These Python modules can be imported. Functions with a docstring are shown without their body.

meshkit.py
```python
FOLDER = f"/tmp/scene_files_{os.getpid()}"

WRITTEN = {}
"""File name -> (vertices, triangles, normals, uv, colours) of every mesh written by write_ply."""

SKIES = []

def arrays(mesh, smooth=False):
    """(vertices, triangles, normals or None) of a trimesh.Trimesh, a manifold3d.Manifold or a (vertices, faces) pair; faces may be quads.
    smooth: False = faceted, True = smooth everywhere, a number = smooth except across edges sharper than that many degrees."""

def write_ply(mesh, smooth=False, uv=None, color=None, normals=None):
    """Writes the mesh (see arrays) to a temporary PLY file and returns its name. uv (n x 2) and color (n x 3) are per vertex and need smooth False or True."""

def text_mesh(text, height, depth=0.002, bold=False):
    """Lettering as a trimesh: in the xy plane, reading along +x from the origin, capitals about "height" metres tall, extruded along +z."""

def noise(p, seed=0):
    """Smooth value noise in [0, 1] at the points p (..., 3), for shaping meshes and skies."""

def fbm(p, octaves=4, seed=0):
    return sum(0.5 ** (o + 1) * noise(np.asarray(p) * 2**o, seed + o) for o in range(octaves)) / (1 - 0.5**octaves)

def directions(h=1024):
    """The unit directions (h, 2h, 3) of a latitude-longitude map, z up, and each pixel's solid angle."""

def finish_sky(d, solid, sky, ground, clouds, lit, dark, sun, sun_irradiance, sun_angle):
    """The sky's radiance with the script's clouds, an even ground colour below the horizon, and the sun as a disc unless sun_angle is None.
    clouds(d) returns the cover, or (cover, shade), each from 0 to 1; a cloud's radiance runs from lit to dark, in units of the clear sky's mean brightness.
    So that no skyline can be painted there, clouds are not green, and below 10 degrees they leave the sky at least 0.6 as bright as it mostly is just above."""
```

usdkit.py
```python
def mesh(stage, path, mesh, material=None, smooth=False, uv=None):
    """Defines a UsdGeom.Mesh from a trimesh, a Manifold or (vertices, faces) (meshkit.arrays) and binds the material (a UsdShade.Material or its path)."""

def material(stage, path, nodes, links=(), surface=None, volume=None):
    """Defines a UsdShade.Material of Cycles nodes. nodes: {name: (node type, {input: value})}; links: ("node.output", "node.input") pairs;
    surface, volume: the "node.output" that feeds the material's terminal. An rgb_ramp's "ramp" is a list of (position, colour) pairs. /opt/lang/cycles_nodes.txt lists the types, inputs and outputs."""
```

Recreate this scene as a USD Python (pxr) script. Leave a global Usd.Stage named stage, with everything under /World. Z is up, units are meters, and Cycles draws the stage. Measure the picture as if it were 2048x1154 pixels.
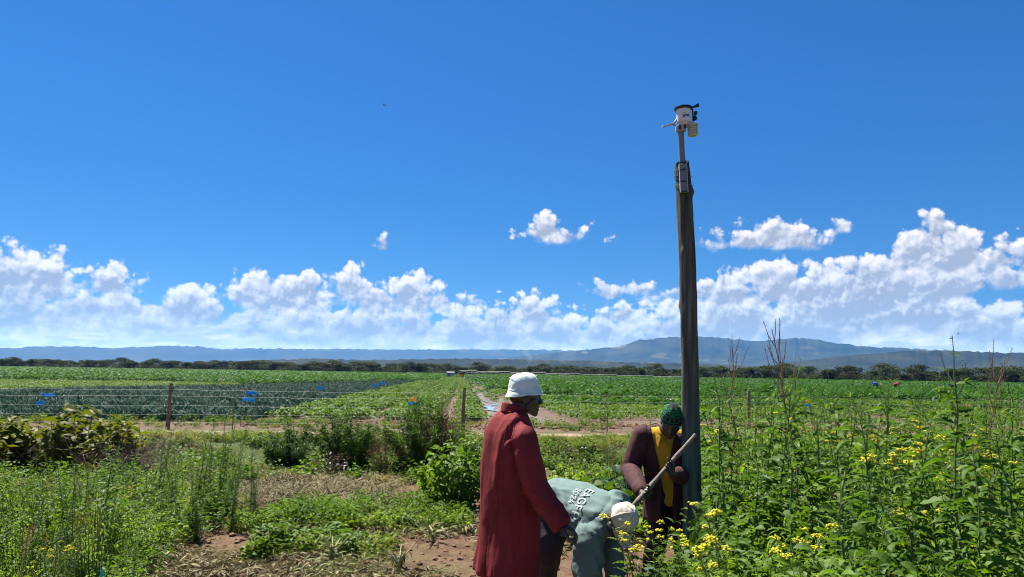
import math, random
import numpy as np, trimesh, manifold3d, usdkit, meshkit
from pxr import Usd, UsdGeom, UsdLux, UsdShade, Sdf, Gf, Vt

stage = Usd.Stage.CreateInMemory()
UsdGeom.SetStageUpAxis(stage, 'Z')
world = UsdGeom.Xform.Define(stage, '/World')
stage.SetDefaultPrim(world.GetPrim())
UsdGeom.Scope.Define(stage, '/World/Looks')

# ---------------------------------------------------------------- camera
H_CAM, F_PX = 1.72, 1463.0
PITCH, ROLL = math.atan2(168.0, F_PX), math.radians(0.87)
fw = np.array([0, math.cos(PITCH), math.sin(PITCH)])
up0 = np.array([0, -math.sin(PITCH), math.cos(PITCH)])
rt0 = np.array([1.0, 0, 0])
rt = math.cos(ROLL) * rt0 + math.sin(ROLL) * up0
up = math.cos(ROLL) * up0 - math.sin(ROLL) * rt0
EYE = np.array([0, 0, H_CAM])
cam = UsdGeom.Camera.Define(stage, '/World/camera')
M = np.eye(4); M[0, :3] = rt; M[1, :3] = up; M[2, :3] = -fw; M[3, :3] = EYE
cam.AddTransformOp().Set(Gf.Matrix4d(M.tolist()))
cam.CreateHorizontalApertureAttr(36.0)
cam.CreateVerticalApertureAttr(36.0 * 577 / 1024)
cam.CreateFocalLengthAttr(36.0 * F_PX / 2048)
cam.CreateClippingRangeAttr(Gf.Vec2f(0.05, 100000))
cam.CreateFStopAttr(0.0)
cam.CreateExposureAttr(1.65)


def ray(px, py):
    """Direction through a pixel of the 2048 x 1154 photograph."""
    d = fw + rt * ((px - 1024) / F_PX) - up * ((py - 577) / F_PX)
    return d / np.linalg.norm(d)


def at_depth(px, py, y):
    d = ray(px, py)
    return EYE + d * (y / d[1])


def on_ground(px, py, z=0.0):
    d = ray(px, py)
    return EYE + d * ((z - H_CAM) / d[2])


# ---------------------------------------------------------------- sun and sky
SUN_AZ, SUN_EL = math.atan2(-0.58, 0.68), math.radians(60)
SUN = np.array([math.sin(SUN_AZ) * math.cos(SUN_EL), math.cos(SUN_AZ) * math.cos(SUN_EL), math.sin(SUN_EL)])
sun = UsdLux.DistantLight.Define(stage, '/World/sun')
sun.CreateIntensityAttr(1.25)
sun.CreateAngleAttr(0.53)
sun.CreateNormalizeAttr(True)
sun.CreateColorAttr(Gf.Vec3f(1.0, 0.955, 0.88))
_z = SUN; _x = np.cross([0, 0, 1.0], _z); _x /= np.linalg.norm(_x); _y = np.cross(_z, _x)
Ms = np.eye(4); Ms[0, :3] = _x; Ms[1, :3] = _y; Ms[2, :3] = _z
sun.AddTransformOp().Set(Gf.Matrix4d(Ms.tolist()))

STOPS = 1.65
SKY_STRENGTH, SKY_AIR, SKY_DUST, SKY_OZONE = 0.05, 1.0, 0.35, 1.0
SKY_TINT = [(0.011, (0.163, 0.337, 0.704)), (0.037, (0.172, 0.354, 0.627)), (0.063, (0.158, 0.36, 0.622)), (0.106, (0.149, 0.396, 0.673)), (0.149, (0.136, 0.418, 0.724)), (0.233, (0.147, 0.458, 0.817)), (0.304, (0.152, 0.479, 0.841))]
# clouds: (centre x, centre y, half width, half height) as seen in the photograph; turned into azimuth and elevation
CLOUDS = [
    (1092, 452, 34, 32), (1128, 466, 40, 22), (1162, 458, 22, 11), (770, 488, 22, 17), (1204, 484, 24, 10), (1042, 470, 22, 9),
    (1440, 482, 52, 18), (1500, 472, 60, 28), (1560, 466, 60, 32), (1615, 478, 50, 24), (1684, 451, 24, 15), (1655, 466, 18, 10),
    (1215, 577, 42, 20), (1270, 574, 52, 17), (1340, 578, 54, 15), (1410, 574, 46, 22),
    (1868, 446, 36, 32), (1848, 486, 68, 42), (1920, 494, 72, 48), (2010, 505, 70, 32), (2100, 520, 80, 40),
    (1462, 574, 52, 36), (1548, 556, 62, 44), (1640, 566, 80, 44), (1730, 540, 60, 40), (1790, 552, 90, 50), (1890, 556, 90, 44), (2010, 552, 76, 30), (1720, 600, 130, 60), (1850, 610, 110, 50),
    (1370, 640, 76, 44), (1470, 625, 90, 50), (1600, 640, 120, 60), (1980, 640, 110, 44), (2120, 640, 110, 60), (1300, 668, 90, 28),
    (930, 645, 44, 46), (990, 622, 30, 26), (1010, 655, 60, 40), (1070, 612, 46, 32), (1110, 650, 70, 36), (1240, 622, 36, 20), (1200, 655, 60, 30),
    (36, 540, 66, 56), (100, 545, 50, 50), (20, 605, 100, 46), (-60, 560, 80, 70), (-180, 580, 100, 60), (120, 612, 80, 30),
    (222, 556, 58, 34), (196, 600, 70, 28), (266, 602, 44, 26), (378, 606, 62, 42), (336, 606, 32, 24), (430, 622, 44, 26), (300, 640, 90, 24),
    (500, 580, 52, 36), (560, 580, 66, 38), (618, 572, 38, 36), (700, 562, 36, 36), (752, 590, 62, 32), (826, 580, 58, 38), (876, 596, 34, 22), (922, 594, 26, 16),
    (520, 645, 60, 28), (620, 632, 50, 26), (720, 640, 80, 36), (820, 640, 70, 34), (640, 668, 90, 22),
]
nodes, links = {}, []


def N(kind, name=None, **kw):
    name = name or f'n{len(nodes)}'
    nodes[name] = (kind, kw)
    return name


def L(a, b):
    links.append((a, b))


def math_(op, a=None, b=None, c=None, clamp=False):
    kw = dict(math_type=op)
    if clamp:
        kw['use_clamp'] = True
    srcs = []
    for k, s in zip(('value1', 'value2', 'value3'), (a, b, c)):
        if isinstance(s, str):
            srcs.append((s, k))
        elif s is not None:
            kw[k] = float(s)
    n = N('math', **kw)
    for s, k in srcs:
        L(s, f'{n}.{k}')
    return f'{n}.value'


tc = N('texture_coordinate', 'tc')
DIR = 'tc.generated'
sep = N('separate_xyz', 'sep'); L(DIR, 'sep.vector')
az = math_('arctan2', 'sep.x', 'sep.y')
el = math_('arcsine', 'sep.z')
N('combine_xyz', 'uv'); L(az, 'uv.x'); L(el, 'uv.y')


def noise2(scale, detail, rough, src='uv.vector', off=(0, 0, 0), stretch=(1, 1, 1), kind='noise'):
    m = N('mapping', mapping_type='point', scale=stretch, location=off)
    L(src, f'{m}.vector')
    if kind == 'noise':
        n = N('noise_texture', dimensions='2D', scale=scale, detail=detail, roughness=rough)
        L(f'{m}.vector', f'{n}.vector')
        return f'{n}.fac'
    n = N('voronoi_texture', dimensions='2D', feature='f1', metric='euclidean', scale=scale, detail=detail, roughness=rough, lacunarity=2.2, use_normalize=False)
    L(f'{m}.vector', f'{n}.vector')
    return f'{n}.distance'


# soft warp so that outlines are never ellipses
w1 = noise2(14, 2, .5, off=(3, 7, 0)); w2 = noise2(14, 2, .5, off=(13, 2, 0))
wx = math_('multiply_add', w1, 0.014, -0.007); wy = math_('multiply_add', w2, 0.012, -0.006)
N('combine_xyz', 'wv'); L(wx, 'wv.x'); L(wy, 'wv.y')
N('vector_math', 'uvw', math_type='add'); L('uv.vector', 'uvw.vector1'); L('wv.vector', 'uvw.vector2')


def azel(px, py):
    d = ray(px, py)
    return math.atan2(d[0], d[1]), math.asin(d[2])


rngc = random.Random(5)
blobs = []
for cx, cy, rx, ry in CLOUDS:
    a, e = azel(cx, cy)
    a2, _ = azel(cx + rx, cy)
    _, e2 = azel(cx, cy - ry)
    blobs.append((a, e, 1.27 * (a2 - a), 1.25 * (e2 - e)))
for k in range(26):                                    # the same sky goes on all round
    a = math.radians(48 + 264 * (k + rngc.random()) / 26)
    a = (a + math.pi) % (2 * math.pi) - math.pi
    blobs.append((a, rngc.uniform(.06, .16), rngc.uniform(.04, .09), rngc.uniform(.02, .04)))


def chain(blobs, src, soft):
    acc = None
    for a, e, rx, ry in blobs:
        r = min(rx, ry)
        m = N('mapping', mapping_type='point', scale=(1 / rx, 1 / ry, 1), location=(-a / rx, -e / ry, 0)); L(src, f'{m}.vector')
        l = N('vector_math', math_type='length'); L(f'{m}.vector', f'{l}.vector1')
        v = math_('multiply_add', f'{l}.value', -r, r)
        acc = v if acc is None else math_('smoothmax', acc, v, soft) if soft else math_('maximum', acc, v)
    return acc


# low banks of cloud along the whole horizon, and the billows that break every outline
bank = noise2(1, 4, .55, off=(40, 3, 0), stretch=(9, 34, 1))
streak = noise2(1, 5, .6, off=(11, 3, 0), stretch=(16, 95, 1))
lowE = math_('add', math_('multiply_add', el, -0.42, 0.042), math_('multiply_add', bank, 0.060, -0.030))
bl = noise2(38, 3, .5, src='uvw.vector', kind='vor')
fb = noise2(60, 5, .62, src='uvw.vector')
bump1 = math_('multiply_add', bl, -0.022, 0.0122)
bump2 = math_('multiply_add', fb, 0.009, -0.0045)
rough = math_('add', bump1, bump2)
# relief: brightness rises where the cloud thins towards the sun (up and left)
dx, dy = 0.003, -0.006
bl2 = noise2(38, 3, .5, src='uvw.vector', off=(-dx, -dy, 0), kind='vor')
fb2 = noise2(60, 4, .62, src='uvw.vector', off=(-dx, -dy, 0))
rel = math_('add', math_('multiply', math_('subtract', bl2, bl), 1.1), math_('multiply', math_('subtract', fb, fb2), 0.9))
lown = N('map_range', range_type='smoothstep', from_min=0.03, from_max=0.10, to_min=1.0, to_max=0, clamp=True); L(el, f'{lown}.value')
relw = N('map_range', range_type='smoothstep', from_min=0.03, from_max=0.095, to_min=0.22, to_max=1.0, clamp=True); L(el, f'{relw}.value')
rel = math_('multiply', rel, f'{relw}.result')
lowdark = math_('multiply', f'{lown}.result', math_('multiply_add', streak, 3.4, -1.25))
N('sky_texture', 'sky', sky_type='single_scattering', sun_disc=False, sun_elevation=SUN_EL, sun_rotation=SUN_AZ, altitude=1900.0, air_density=SKY_AIR, aerosol_density=SKY_DUST, ozone_density=SKY_OZONE)
N('rgb_ramp', 'tint', ramp=SKY_TINT); L(math_('multiply', el, 2 / math.pi), 'tint.fac')
N('mix', 'skyc', mix_type='multiply', fac=1.0); L('sky.color', 'skyc.color1'); L('tint.color', 'skyc.color2')
N('background_shader', 'clear', strength=SKY_STRENGTH); L('skyc.color', 'clear.color')
N('rgb_ramp', 'lowtint', ramp=[(0, (.70, .86, 1.08)), (.04, (.82, .94, 1.10)), (.10, (1, 1, 1.05)), (.2, (1, 1, 1))]); L(math_('multiply', el, 2 / math.pi), 'lowtint.fac')
LIT, DARK = 0.96, (0.39, 0.45, 0.55)
k = 1 / (SKY_STRENGTH * 2 ** STOPS)


def clouded(blobs):
    """The sky with the clouds of one sector of the compass."""
    E1 = chain(blobs, 'uvw.vector', 0.006)
    E2 = chain([(a, e - .42 * ry, rx * .86, ry * .62) for a, e, rx, ry in blobs if ry > .011], 'uvw.vector', 0.008)
    # billows break up the tops; the flat bases stay smooth
    wt = math_('multiply_add', math_('subtract', E1, E2), 70.0, 0.30)
    wt = math_('minimum', math_('maximum', wt, 0.22), 1.0)
    D = math_('add', math_('smoothmax', E1, lowE, 0.006), math_('multiply', rough, wt))
    nc = N('map_range', range_type='smoothstep', from_min=0.0, from_max=0.0095, to_min=0, to_max=1, clamp=True); L(D, f'{nc}.value')
    nd = N('map_range', range_type='smoothstep', from_min=-0.013, from_max=0.020, to_min=0, to_max=1, clamp=True)
    L(math_('add', E2, math_('multiply_add', fb, 0.03, -0.015)), f'{nd}.value')
    thick = N('map_range', range_type='linear', from_min=0.0, from_max=0.05, to_min=0, to_max=0.22, clamp=True); L(D, f'{thick}.value')
    dark = math_('add', math_('multiply', f'{nd}.result', 1.0), f'{thick}.result')
    dark = math_('subtract', dark, rel, clamp=True)
    dark = math_('maximum', dark, math_('minimum', lowdark, 0.62), clamp=True)
    c = N('rgb_ramp', ramp=[(0, (LIT * k, LIT * .99 * k, LIT * .985 * k)), (.45, (.68 * k, .725 * k, .80 * k)), (1, tuple(x * k for x in DARK))]); L(dark, f'{c}.fac')
    c2 = N('mix', mix_type='multiply', fac=1.0); L(f'{c}.color', f'{c2}.color1'); L('lowtint.color', f'{c2}.color2')
    m = N('mix', mix_type='mix'); L(f'{nc}.result', f'{m}.fac'); L('skyc.color', f'{m}.color1'); L(f'{c2}.color', f'{m}.color2')
    b = N('background_shader', strength=SKY_STRENGTH); L(f'{m}.color', f'{b}.color')
    return f'{b}.background'


# one branch of the shader per compass sector, so that a ray only works through the clouds near it
CUTS = [-math.pi, -1.6, -.72, -.36, -.12, .12, .30, .50, .80, 1.6, math.pi]


def pick(lo, hi):
    if hi - lo == 1:
        near = [b for b in blobs if CUTS[lo] - .05 < b[0] + b[2] and b[0] - b[2] < CUTS[hi] + .05]
        return clouded(near)
    mid = (lo + hi) // 2
    g = math_('greater_than', az, CUTS[mid])
    m = N('mix_closure'); L(g, f'{m}.fac'); L(pick(lo, mid), f'{m}.closure1'); L(pick(mid, hi), f'{m}.closure2')
    return f'{m}.closure'


whole = N('mix_closure', 'whole'); L(math_('less_than', el, 0.27), 'whole.fac'); L('clear.background', 'whole.closure1'); L(pick(0, len(CUTS) - 1), 'whole.closure2')
usdkit.material(stage, '/World/Looks/sky_look', nodes, links, surface='whole.closure')
dome = UsdLux.DomeLight.Define(stage, '/World/sky')
UsdShade.MaterialBindingAPI.Apply(dome.GetPrim()).Bind(UsdShade.Material.Get(stage, '/World/Looks/sky_look'))
dome.GetPrim().SetCustomDataByKey('kind', 'structure')
dome.GetPrim().SetCustomDataByKey('label', 'deep blue sky with white cumulus clouds above the horizon')

# ---------------------------------------------------------------- helpers
used = {}


def numbered(parent, name):
    n = used.get((parent, name), 0)
    used[(parent, name)] = n + 1
    return name if n == 0 else f'{name}_{n:03d}'


def tag(p, label=None, cat=None, group=None, kind=None):
    p = p.GetPrim() if hasattr(p, 'GetPrim') else p
    for key, v in (('label', label), ('category', cat), ('group', group), ('kind', kind)):
        if v:
            p.SetCustomDataByKey(key, v)
    return p


def place(x, loc, rotz=0.0, scale=None, tilt=None):
    x.AddTranslateOp().Set(Gf.Vec3d(*map(float, loc)))
    if tilt:
        x.AddRotateXYZOp().Set(Gf.Vec3f(float(tilt[0]), float(tilt[1]), math.degrees(rotz)))
    else:
        x.AddRotateZOp().Set(math.degrees(rotz))
    if scale is not None:
        s = scale if np.ndim(scale) else (scale,) * 3
        x.AddScaleOp().Set(Gf.Vec3f(*map(float, s)))


def thing(name, label, cat, loc=(0, 0, 0), rotz=0.0, group=None, kind=None):
    x = UsdGeom.Xform.Define(stage, '/World/' + numbered('/World', name))
    place(x, loc, rotz)
    return tag(x, label, cat, group, kind)


FINE = {'leaves', 'flowers', 'flower_buds', 'seed_heads', 'seeds', 'dead_twigs', 'crown'}      # many pieces too small to pick apart


def obj(name, mesh, mat, parent=None, smooth=False):
    base = str(parent.GetPath()) if parent else '/World'
    path = f'{base}/{numbered(base, name)}'
    if isinstance(mesh, MB):
        mesh = mesh.arrays()
    p = usdkit.mesh(stage, path, mesh, '/World/Looks/' + mat, smooth=smooth).GetPrim()
    if parent and name in FINE:
        p.SetCustomDataByKey('kind', 'stuff')
    return p


library = stage.CreateClassPrim('/World/library')


def proto(name):
    return UsdGeom.Xform.Define(stage, f'/World/library/{numbered("/World/library", name)}').GetPrim()


def copy_of(p, name, label, cat, loc, rotz=0.0, scale=None, tilt=None, group=None):
    x = UsdGeom.Xform.Define(stage, '/World/' + numbered('/World', name))
    x.GetPrim().GetReferences().AddInternalReference(p.GetPath())
    place(x, loc, rotz, scale, tilt)
    x.GetPrim().SetInstanceable(True)
    return tag(x, label, cat, group)


class MB:
    """Collects triangles."""
    def __init__(self):
        self.v, self.f, self.n = [], [], 0

    def add(self, v, f):
        v, f = np.asarray(v, float), np.asarray(f, int)
        self.v.append(v); self.f.append(f + self.n); self.n += len(v)

    def mesh(self, m):
        self.add(m.vertices, m.faces)

    def arrays(self):
        return np.vstack(self.v), np.vstack(self.f)

    def tri(self):
        return trimesh.Trimesh(*self.arrays(), process=False)


def frame_of(d):
    d = np.asarray(d, float); d = d / np.linalg.norm(d)
    a = np.cross(d, [0, 0, 1.0] if abs(d[2]) < .95 else [1.0, 0, 0]); a /= np.linalg.norm(a)
    return a, np.cross(a, d), d


def tube(points, radii, sides=6, cap=True, jitter=0, rg=None):
    p = np.asarray(points, float)
    r = np.broadcast_to(np.asarray(radii, float), (len(p),))
    t = np.gradient(p, axis=0); t /= np.linalg.norm(t, axis=1, keepdims=True) + 1e-12
    ref = np.array([0.0, 0, 1]) if np.mean(np.abs(t[:, 2])) < .8 else np.array([1.0, 0, 0])
    a = np.cross(t, ref); a /= np.linalg.norm(a, axis=1, keepdims=True) + 1e-12
    b = np.cross(t, a)
    ang = np.arange(sides) * 2 * np.pi / sides
    v = p[:, None] + r[:, None, None] * (np.cos(ang)[None, :, None] * a[:, None] + np.sin(ang)[None, :, None] * b[:, None])
    v = v.reshape(-1, 3); f = []
    for i in range(len(p) - 1):
        for j in range(sides):
            k = (j + 1) % sides
            q = (i * sides + j, i * sides + k, (i + 1) * sides + k, (i + 1) * sides + j)
            f += [(q[0], q[1], q[2]), (q[0], q[2], q[3])]
    if cap:
        n = len(v); v = np.vstack([v, p[0], p[-1]])
        for j in range(sides):
            k = (j + 1) % sides
            f += [(n, k, j), (n + 1, (len(p) - 1) * sides + j, (len(p) - 1) * sides + k)]
    return v, np.array(f)


def look(name, nodes, links, surface='p.BSDF', volume=None):
    return usdkit.material(stage, '/World/Looks/' + name, nodes, links, surface=None if volume else surface, volume=volume)


def plain(name, c, rough=.6, vary=.12, scale=8, metal=0.0, spec=.4, bump=0.0, bscale=60):
    """A solid surface whose tone wanders a little."""
    n = {'g': ('geometry', {}), 'n': ('noise_texture', {'scale': scale, 'detail': 4, 'roughness': .6}),
         'r': ('rgb_ramp', {'ramp': [(.25, tuple(x * (1 - vary) for x in c)), (.75, tuple(min(1, x * (1 + vary)) for x in c))]}),
         'p': ('principled_bsdf', {'roughness': rough, 'metallic': metal, 'specular_ior_level': spec})}
    l = [('g.position', 'n.vector'), ('n.fac', 'r.fac'), ('r.color', 'p.base_color')]
    if bump:
        n['bn'] = ('noise_texture', {'scale': bscale, 'detail': 3}); n['b'] = ('bump', {'strength': 1.0, 'distance': bump})
        l += [('g.position', 'bn.vector'), ('bn.fac', 'b.height'), ('b.normal', 'p.normal')]
    look(name, n, l)


def leafy(name, tones, trans=.38, rough=.55, patch=.35, spec=.16, tr=(1.25, 1.35, .45), raw=False):
    """Leaves: each copy its own tone, each leaf a little more, light shining through."""
    tones = tones if raw else [(a * 1.55, b * 1.22, c * .80) for a, b, c in tones]
    n = {'o': ('object_info', {}), 'g': ('geometry', {}), 'wn': ('noise_texture', {'scale': .9, 'detail': 2}),
         's': ('math', {'math_type': 'multiply_add', 'value2': .45, 'value3': 0.0}),
         'u': ('math', {'math_type': 'multiply_add', 'value2': .55}),
         'k': ('math', {'math_type': 'multiply_add', 'value2': patch, 'value3': -patch / 2}),
         'a': ('math', {'math_type': 'add', 'use_clamp': True}),
         'r': ('rgb_ramp', {'ramp': [(i / (len(tones) - 1), t) for i, t in enumerate(tones)]}),
         'tc': ('mix', {'mix_type': 'multiply', 'fac': 1.0, 'color2': tr}),
         'p': ('principled_bsdf', {'roughness': rough, 'specular_ior_level': spec}), 't': ('translucent_bsdf', {}), 'm': ('mix_closure', {'fac': trans})}
    l = [('g.position', 'wn.vector'), ('o.random', 's.value1'), ('g.random_per_island', 'u.value1'), ('s.value', 'u.value3'), ('wn.fac', 'k.value1'), ('u.value', 'a.value1'), ('k.value', 'a.value2'),
         ('a.value', 'r.fac'), ('r.color', 'p.base_color'), ('r.color', 'tc.color1'), ('tc.color', 't.color'), ('p.BSDF', 'm.closure1'), ('t.BSDF', 'm.closure2')]
    look(name, n, l, 'm.closure')


# ---------------------------------------------------------------- terrain
def track_y(x):
    return 20.4 + .10 * np.clip(x, -60, 60)


def height(x, y):
    x, y = np.asarray(x, float), np.asarray(y, float)
    p = np.stack([x, y, np.zeros_like(x)], -1)
    near = np.clip((26 - y) / 4, 0, 1) * np.clip((40 - np.abs(x)) / 10, 0, 1)
    h = (meshkit.fbm(p * .9, 4, 3) - .5) * .16 * near + (meshkit.fbm(p * 3.5, 3, 9) - .5) * .10 * near
    ty = track_y(x)
    h = h * np.clip(np.abs(y - ty) / 1.6, 0.15, 1)
    dit = np.exp(-((y - (14.6 + .05 * x)) / .8) ** 2) * .34 * np.clip(np.abs(x - .2) / 1.0, .4, 1)       # a shallow ditch before the verge
    bank = np.exp(-((y - (16.2 + .06 * x)) / 1.1) ** 2) * .16
    h = h + (bank - dit) * near
    far = np.clip((y - 26) / 6, 0, 1)
    h = h + far * (meshkit.fbm(p * .5, 2, 5) - .5) * .05
    hole = np.exp(-(((x - 1.35) / .3) ** 2 + ((y - 5.95) / .28) ** 2)) * .08
    return h - hole


def spaced(fine, lo, hi, far, grow=1.16):
    c = list(np.arange(lo, hi + 1e-6, fine)); s = fine
    while c[-1] < far:
        s *= grow; c.append(c[-1] + s)
    s = fine; b = [c[0]]
    while b[-1] > -far:
        s *= grow; b.append(b[-1] - s)
    return np.array(b[:0:-1] + c)


gx, gy = spaced(.13, -13, 13, 26000), spaced(.13, 3.5, 27, 26000)
GX, GY = np.meshgrid(gx, gy)
GZ = height(GX, GY)
nx_, ny_ = len(gx), len(gy)
I = np.arange(nx_ * ny_).reshape(ny_, nx_)
quads = np.stack([I[:-1, :-1], I[:-1, 1:], I[1:, 1:], I[1:, :-1]], -1).reshape(-1, 4)

# soil: dry brown earth and straw near by, a green verge, brown field earth, savanna far off
n = {'g': ('geometry', {}), 's': ('separate_xyz', {}),
     'n1': ('noise_texture', {'scale': .55, 'detail': 5, 'roughness': .6}), 'n2': ('noise_texture', {'scale': 7, 'detail': 5, 'roughness': .65}), 'n3': ('noise_texture', {'scale': 45, 'detail': 4, 'roughness': .7}),
     'soil': ('rgb_ramp', {'ramp': [(.25, (.050, .029, .017)), (.5, (.105, .064, .038)), (.75, (.16, .105, .064))]}),
     'straw': ('rgb_ramp', {'ramp': [(.3, (.055, .040, .019)), (.55, (.12, .092, .043)), (.8, (.19, .155, .075))]}),
     'green': ('rgb_ramp', {'ramp': [(.3, (.035, .045, .014)), (.6, (.06, .085, .022)), (.8, (.12, .12, .045))]}),
     'field': ('rgb_ramp', {'ramp': [(.3, (.065, .043, .028)), (.7, (.14, .10, .07))]}),
     'wild': ('rgb_ramp', {'ramp': [(.35, (.05, .065, .022)), (.65, (.10, .10, .04))]}),
     'nf': ('noise_texture', {'scale': .004, 'detail': 5}),
     'f1': ('map_range', {'range_type': 'smoothstep', 'from_min': .48, 'from_max': .62, 'clamp': True}),
     'yw': ('math', {'math_type': 'multiply_add', 'value2': 5.0}),
     'f2': ('map_range', {'range_type': 'smoothstep', 'from_min': 14.2, 'from_max': 17.0, 'clamp': True}),
     'ys': ('math', {'math_type': 'multiply_add', 'value2': -.10}), 'f3': ('map_range', {'range_type': 'smoothstep', 'from_min': 20.9, 'from_max': 22.0, 'clamp': True}),
     'f4': ('map_range', {'range_type': 'smoothstep', 'from_min': 420, 'from_max': 520, 'clamp': True}),
     'm1': ('mix', {}), 'm2': ('mix', {}), 'm3': ('mix', {}), 'm4': ('mix', {}), 'b': ('bump', {'strength': .9, 'distance': .03}),
     'p': ('principled_bsdf', {'roughness': .95, 'specular_ior_level': .15})}
l = [('g.position', 's.vector')] + [('g.position', f'{k}.vector') for k in ('n1', 'n2', 'n3', 'nf')] + [
    ('n2.fac', 'soil.fac'), ('n3.fac', 'straw.fac'), ('n2.fac', 'green.fac'), ('n2.fac', 'field.fac'), ('nf.fac', 'wild.fac'), ('n1.fac', 'f1.value'), ('n1.fac', 'yw.value1'), ('s.y', 'yw.value3'), ('yw.value', 'f2.value'),
    ('s.x', 'ys.value1'), ('s.y', 'ys.value3'), ('ys.value', 'f3.value'), ('s.y', 'f4.value'), ('f1.result', 'm1.fac'), ('soil.color', 'm1.color1'), ('straw.color', 'm1.color2'), ('f2.result', 'm2.fac'), ('m1.color', 'm2.color1'), ('green.color', 'm2.color2'),
    ('f3.result', 'm3.fac'), ('m2.color', 'm3.color1'), ('field.color', 'm3.color2'), ('f4.result', 'm4.fac'), ('m3.color', 'm4.color1'), ('wild.color', 'm4.color2'), ('m4.color', 'p.base_color'),
    ('n3.fac', 'b.height'), ('b.normal', 'p.normal')]
look('soil', n, l)
g = obj('ground', (np.stack([GX, GY, GZ], -1).reshape(-1, 3), quads), 'soil', smooth=True)
tag(g, 'brown earth of the plot and the fields beyond', kind='structure')

# dirt track
tx = np.arange(-60, 60.1, .25); tw = np.linspace(-1, 1, 13)
TX, TW = np.meshgrid(tx, tw, indexing='ij')
half = .82 + .5 * (meshkit.fbm(np.stack([TX * .5, np.sign(TW) * 3 + 0 * TX, 0 * TX], -1), 3, 4) - .5)
TY = track_y(TX) + TW * half
TZ = height(TX, TY) + .03 - .035 * np.abs(TW) ** 6 - .02 * np.exp(-((np.abs(TW) - .5) / .16) ** 2)
J = np.arange(TX.size).reshape(TX.shape)
tq = np.stack([J[:-1, :-1], J[1:, :-1], J[1:, 1:], J[:-1, 1:]], -1).reshape(-1, 4)
plain('track_dirt', (.20, .15, .11), rough=.95, vary=.25, scale=3, spec=.1, bump=.02, bscale=25)
tag(obj('dirt_track', (np.stack([TX, TY, TZ], -1).reshape(-1, 3), tq), 'track_dirt', smooth=True), 'pale dirt track along the near edge of the crop fields', kind='structure')


def lane_x(y):
    return .45 - .088 * (y - 25)


# wet lane between the crops with standing water
ly = np.arange(23.2, 110, .4); lw = np.linspace(-1, 1, 9)
LY, LW = np.meshgrid(ly, lw, indexing='ij')
LX = lane_x(LY) + LW * (1.0 + .22 * np.sin(LY * .7)) * np.clip((LY - 22.6) / 3, .3, 1)
LZ = height(LX, LY) + .05 * np.clip((LY - 23) / 1.5, 0, 1) - .03 * (LY < 23.5) - .055 * np.abs(LW) ** 6 + .05 * (meshkit.fbm(np.stack([LX * 2, LY * 2, 0 * LX], -1), 3, 8) - .5) * (1 - np.abs(LW) ** 4)
J = np.arange(LX.size).reshape(LX.shape)
lq = np.stack([J[:-1, :-1], J[:-1, 1:], J[1:, 1:], J[1:, :-1]], -1).reshape(-1, 4)
plain('mud', (.072, .050, .036), rough=.7, vary=.35, scale=2.5, spec=.4, bump=.04, bscale=9)
tag(obj('muddy_lane', (np.stack([LX, LY, LZ], -1).reshape(-1, 3), lq), 'mud', smooth=True), 'wet muddy lane running away between the crop rows', kind='structure')
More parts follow.
